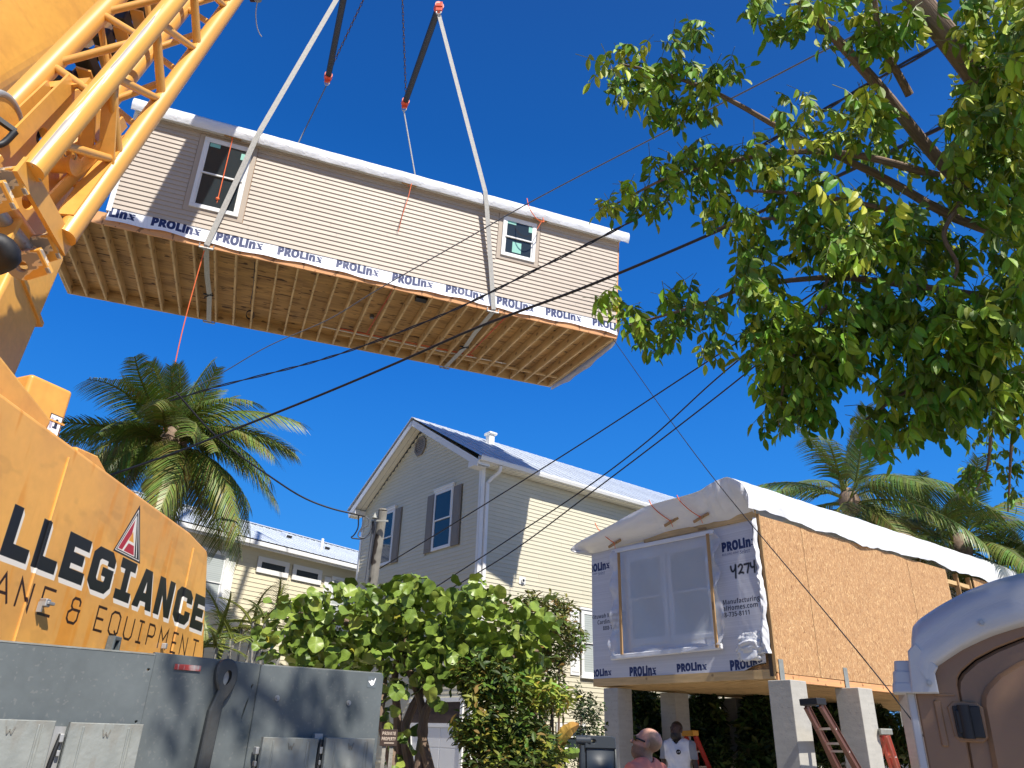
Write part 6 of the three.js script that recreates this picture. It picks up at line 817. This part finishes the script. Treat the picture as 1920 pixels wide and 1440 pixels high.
// ---------- sea grape and garden shrubs ----------
const veinTex = canvasTex(128, 128, (x) => { x.fillStyle = '#ffffff'; x.fillRect(0, 0, 128, 128); x.fillStyle = 'rgba(190,190,170,.5)'; x.fillRect(0, 0, 128, 128); x.strokeStyle = 'rgba(255,255,220,.95)'; x.lineWidth = 3; x.beginPath(); x.moveTo(0, 64); x.lineTo(122, 64); x.stroke(); x.lineWidth = 1.8; for (let i = 0; i < 5; i++) for (const s of [-1, 1]) { x.beginPath(); x.moveTo(8 + i * 20, 64); x.quadraticCurveTo(28 + i * 20, 64 + s * 26, 44 + i * 22, 64 + s * 54); x.stroke(); } });
MAT.grape = leafMat({ roughness: .40, transmission: .16, map: veinTex });
function roundLeaf(col, R, fold) { const t = new Tri(), n = 14, pt = (a, r) => { const x = R * (1 - Math.cos(a) * -1 * 0 + Math.cos(a)) * r, z = R * Math.sin(a) * r * 1.02; return V(x + .015, Math.abs(z) * fold - .12 * x * x / R * .5 + .012 * Math.sin(a * 4), z); }, uvp = (v) => [cl(v.x / (2 * R)), cl(.5 + v.z / (2.1 * R))]; const ring = Array.from({ length: n + 1 }, (_, i) => pt(-2.75 + 5.5 * i / n, 1)), mid = Array.from({ length: n + 1 }, (_, i) => V(ring[Math.min(n, i)].x * .999, 0, 0)), C = V(R * .95, -.01, 0), B = V(.015, 0, 0);
  for (let i = 0; i < n; i++) t.t(C, ring[i + 1], ring[i], col, uvp(C), uvp(ring[i + 1]), uvp(ring[i])); t.t(C, ring[0], B, col, uvp(C), uvp(ring[0]), uvp(B)); t.t(C, B, ring[n], col, uvp(C), uvp(B), uvp(ring[n])); const g = t.g(); g.deleteAttribute('normal'); const w = mergeVertices(g, 1e-5); w.computeVertexNormals(); return w.toNonIndexed(); }
{
  srand(555); const c = at(775, 1200, 8.6), base = V(c.x - .1, 0, c.z), T = thing('sea_grape', 'broad sea grape bush with big round leaves in front of the gable house', 'bush', base), o = T.position;
  const limb = (...l) => part('stem', taperG(l.map((a) => at(...a).sub(o)), .065, .018, 14, 8), MAT.bark, T);
  limb([790, 1560, 8.5], [785, 1440, 8.5], [795, 1350, 8.5], [780, 1290, 8.55], [740, 1210, 8.6], [640, 1160, 8.7]); limb([775, 1560, 8.6], [768, 1440, 8.6], [760, 1360, 8.6], [800, 1280, 8.6], [850, 1180, 8.7], [950, 1130, 8.8]); limb([760, 1560, 8.7], [750, 1440, 8.7], [745, 1340, 8.7], [742, 1250, 8.7], [780, 1150, 8.7], [770, 1085, 8.7]); limb([800, 1560, 8.5], [805, 1440, 8.45], [790, 1370, 8.45], [835, 1270, 8.5], [930, 1240, 8.5], [1010, 1220, 8.6]); limb([755, 1500, 8.4], [728, 1400, 8.3], [712, 1330, 8.3], [720, 1280, 8.4], [690, 1190, 8.5], [560, 1150, 8.6]);
  const cols = [[.26, .37, .06], [.19, .29, .05], [.31, .42, .075], [.13, .21, .04], [.38, .47, .10], [.22, .33, .06], [.46, .42, .04]], vars = cols.map((cc, i) => roundLeaf(cc, .085, .10 + .12 * (i % 3)));
  const list = []; const put = (u, v, d, ru, rv, n, y = .008) => { n = Math.round(n * 1.45); for (let i = 0; i < n; i++) { const a = rnd() * 6.283, r = Math.sqrt(rnd()); const p = at(u + Math.cos(a) * r * ru, v + Math.sin(a) * r * rv, d + rr(-.75, .6)); list.push({ p, q: quat(rnd() * 6.283, rr(-1.45, .5), rr(-1.2, 1.2)), s: rr(.52, .98), v: rnd() < y ? 6 : Math.floor(rnd() * 6) }); } };
  [[560, 1180, 75, 60, 70], [640, 1150, 80, 60, 95], [720, 1160, 85, 70, 120], [800, 1160, 90, 70, 135], [880, 1165, 80, 65, 115], [940, 1190, 75, 70, 95], [620, 1220, 80, 35, 60], [740, 1235, 90, 45, 85], [860, 1235, 90, 45, 90], [960, 1245, 70, 45, 60], [530, 1210, 45, 40, 30], [1000, 1170, 40, 45, 25], [770, 1095, 30, 15, 8], [880, 1105, 60, 18, 14], [680, 1110, 60, 15, 12], [560, 1125, 40, 15, 9], [760, 1275, 70, 25, 28], [880, 1270, 60, 20, 22], [650, 1240, 40, 16, 12]].forEach(([u, v, a, b, n]) => put(u, v, 8.6, a, b, n));
  [[770, 1088, 10, 14, 6], [730, 1330, 20, 50, 9], [830, 1310, 16, 14, 3], [885, 1300, 20, 14, 4], [750, 1400, 30, 40, 8]].forEach(([u, v, a, b, n]) => put(u, v, 8.5, a, b, n));
  foliage(T, vars, list, MAT.grape, 'leaf', 'foliage');
}
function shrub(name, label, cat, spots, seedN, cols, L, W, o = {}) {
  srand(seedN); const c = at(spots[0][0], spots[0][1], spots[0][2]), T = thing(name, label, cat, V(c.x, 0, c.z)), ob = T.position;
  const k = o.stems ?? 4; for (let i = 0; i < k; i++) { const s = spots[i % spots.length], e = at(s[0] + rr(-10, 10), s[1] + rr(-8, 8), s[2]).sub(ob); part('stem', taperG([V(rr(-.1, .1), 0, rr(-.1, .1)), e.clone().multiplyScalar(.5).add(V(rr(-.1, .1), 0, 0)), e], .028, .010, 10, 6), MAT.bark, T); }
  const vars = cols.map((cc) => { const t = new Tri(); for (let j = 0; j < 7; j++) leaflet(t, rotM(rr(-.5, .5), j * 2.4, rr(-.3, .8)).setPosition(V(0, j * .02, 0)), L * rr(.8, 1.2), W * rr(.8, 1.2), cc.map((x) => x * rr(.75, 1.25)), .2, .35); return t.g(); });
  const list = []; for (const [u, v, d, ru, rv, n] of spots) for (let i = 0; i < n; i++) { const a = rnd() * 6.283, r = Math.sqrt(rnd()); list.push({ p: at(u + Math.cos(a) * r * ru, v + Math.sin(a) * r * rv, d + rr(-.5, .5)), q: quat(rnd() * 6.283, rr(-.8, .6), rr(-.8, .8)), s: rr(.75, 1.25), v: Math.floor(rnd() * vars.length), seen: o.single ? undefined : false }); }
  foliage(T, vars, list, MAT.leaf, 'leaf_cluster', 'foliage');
}
shrub('garden_shrub', 'tall fine leaved shrub with orange tinged tips beside the sea grape', 'shrub', [[1020, 1165, 10.2, 60, 45, 190], [1055, 1215, 10.2, 45, 40, 110], [1000, 1230, 10.2, 50, 40, 100], [1030, 1265, 10.3, 30, 30, 40], [985, 1150, 10.2, 25, 20, 25]], 201, [[.085, .13, .022], [.12, .15, .025], [.20, .15, .03], [.06, .10, .02]], .085, .030);
shrub('croton_bush', 'yellow green croton bush over the banana plant', 'shrub', [[1030, 1325, 8.2, 42, 24, 90], [1000, 1305, 8.2, 40, 22, 60], [960, 1310, 8.4, 40, 30, 70]], 203, [[.32, .33, .04], [.24, .28, .04], [.12, .17, .03]], .085, .028);
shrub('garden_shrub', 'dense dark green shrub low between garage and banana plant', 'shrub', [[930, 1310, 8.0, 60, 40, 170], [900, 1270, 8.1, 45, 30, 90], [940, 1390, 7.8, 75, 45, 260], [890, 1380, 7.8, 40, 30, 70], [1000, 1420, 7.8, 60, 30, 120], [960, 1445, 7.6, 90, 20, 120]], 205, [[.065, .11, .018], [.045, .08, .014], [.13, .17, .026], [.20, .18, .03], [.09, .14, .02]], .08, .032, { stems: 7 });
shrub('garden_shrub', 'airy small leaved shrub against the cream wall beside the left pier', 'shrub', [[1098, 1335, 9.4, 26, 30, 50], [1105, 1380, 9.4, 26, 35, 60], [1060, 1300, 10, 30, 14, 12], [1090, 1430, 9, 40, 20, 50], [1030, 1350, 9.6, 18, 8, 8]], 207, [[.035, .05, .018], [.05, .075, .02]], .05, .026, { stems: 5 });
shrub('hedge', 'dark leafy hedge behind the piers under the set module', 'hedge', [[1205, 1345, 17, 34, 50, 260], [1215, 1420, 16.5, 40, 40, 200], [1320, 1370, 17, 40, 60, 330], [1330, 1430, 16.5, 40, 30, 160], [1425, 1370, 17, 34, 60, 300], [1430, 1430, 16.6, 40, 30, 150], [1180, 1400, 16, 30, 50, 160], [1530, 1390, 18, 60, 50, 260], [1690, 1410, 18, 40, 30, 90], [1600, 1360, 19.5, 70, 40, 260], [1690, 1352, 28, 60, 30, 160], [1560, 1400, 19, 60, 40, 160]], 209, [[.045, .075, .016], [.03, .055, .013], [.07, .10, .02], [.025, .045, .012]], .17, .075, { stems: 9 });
{ // banana plant
  srand(301); const c = at(1040, 1425, 8.0), T = thing('banana_plant', 'banana plant with one orange brown drying leaf beside the left pier', 'banana plant', V(c.x, 0, c.z)), o = T.position;
  part('stalk', taperG([V(0, 0, 0), V(.02, c.y * .6, 0), V(.03, c.y + .02, 0)], .07, .035, 10, 10), M({ c: [.20, .22, .06], roughness: .6 }), T);
  const blade = (pts, w, col) => { const p = pts.map(([u, v, d]) => at(u, v, d).sub(o)), cv = new THREE.CatmullRomCurve3(p), t = new Tri(), n = 16, row = []; for (let i = 0; i <= n; i++) { const s = i / n, q = cv.getPointAt(s), tn = cv.getTangentAt(s), sd = tn.clone().cross(V(.25, .1, 1)).normalize(), ww = w * Math.pow(Math.sin(Math.PI * (.04 + .93 * s)), .6) * (1 - .12 * (i % 4 === 3)); row.push([q.clone().addScaledVector(sd, ww).add(V(0, 0, -.06)), q, q.clone().addScaledVector(sd, -ww).add(V(0, 0, -.06))]); } for (let i = 0; i < n; i++) { const k = rr(.85, 1.15), cc = col(i / n).map((x) => x * k); t.q(row[i][0], row[i][1], row[i + 1][1], row[i + 1][0], cc); t.q(row[i][1], row[i][2], row[i + 1][2], row[i + 1][1], cc); } return t.g(); };
  part('leaf', blade([[1038, 1412, 8], [1030, 1390, 8.0], [1022, 1368, 8.0], [1017, 1350, 8.05]], .055, () => [.20, .27, .05]), MAT.leaf, T); part('leaf', blade([[1043, 1402, 7.95], [1056, 1380, 7.9], [1070, 1366, 7.9], [1086, 1358, 7.95]], .065, (s) => mixc([.52, .40, .08], [.42, .20, .05], s)), MAT.leaf, T).userData.label = 'orange brown drying banana leaf'; part('leaf', blade([[1050, 1420, 8], [1065, 1414, 7.95], [1080, 1412, 7.95], [1094, 1412, 8]], .05, () => [.17, .26, .04]), MAT.leaf, T); part('leaf', blade([[1036, 1425, 8], [1024, 1410, 8.1], [1015, 1405, 8.2]], .04, () => [.18, .24, .04]), MAT.leaf, T); part('leaf', blade([[1042, 1430, 8], [1050, 1445, 7.9], [1062, 1462, 7.9]], .045, () => [.30, .30, .06]), MAT.leaf, T);
}
// parts of one parent that share a name get their numbers here
scene.traverse((o) => { const seen = {}; for (const c of o.children) { if (!c.name || o === scene) continue; seen[c.name] = (seen[c.name] ?? -1) + 1; if (seen[c.name]) c.name += '_' + String(seen[c.name]).padStart(3, '0'); } });
scene.traverse((o) => { if (o.isMesh) { o.castShadow = true; o.receiveShadow = true; } });
camera.far = 2000; camera.updateProjectionMatrix();
renderer.render(scene, camera);
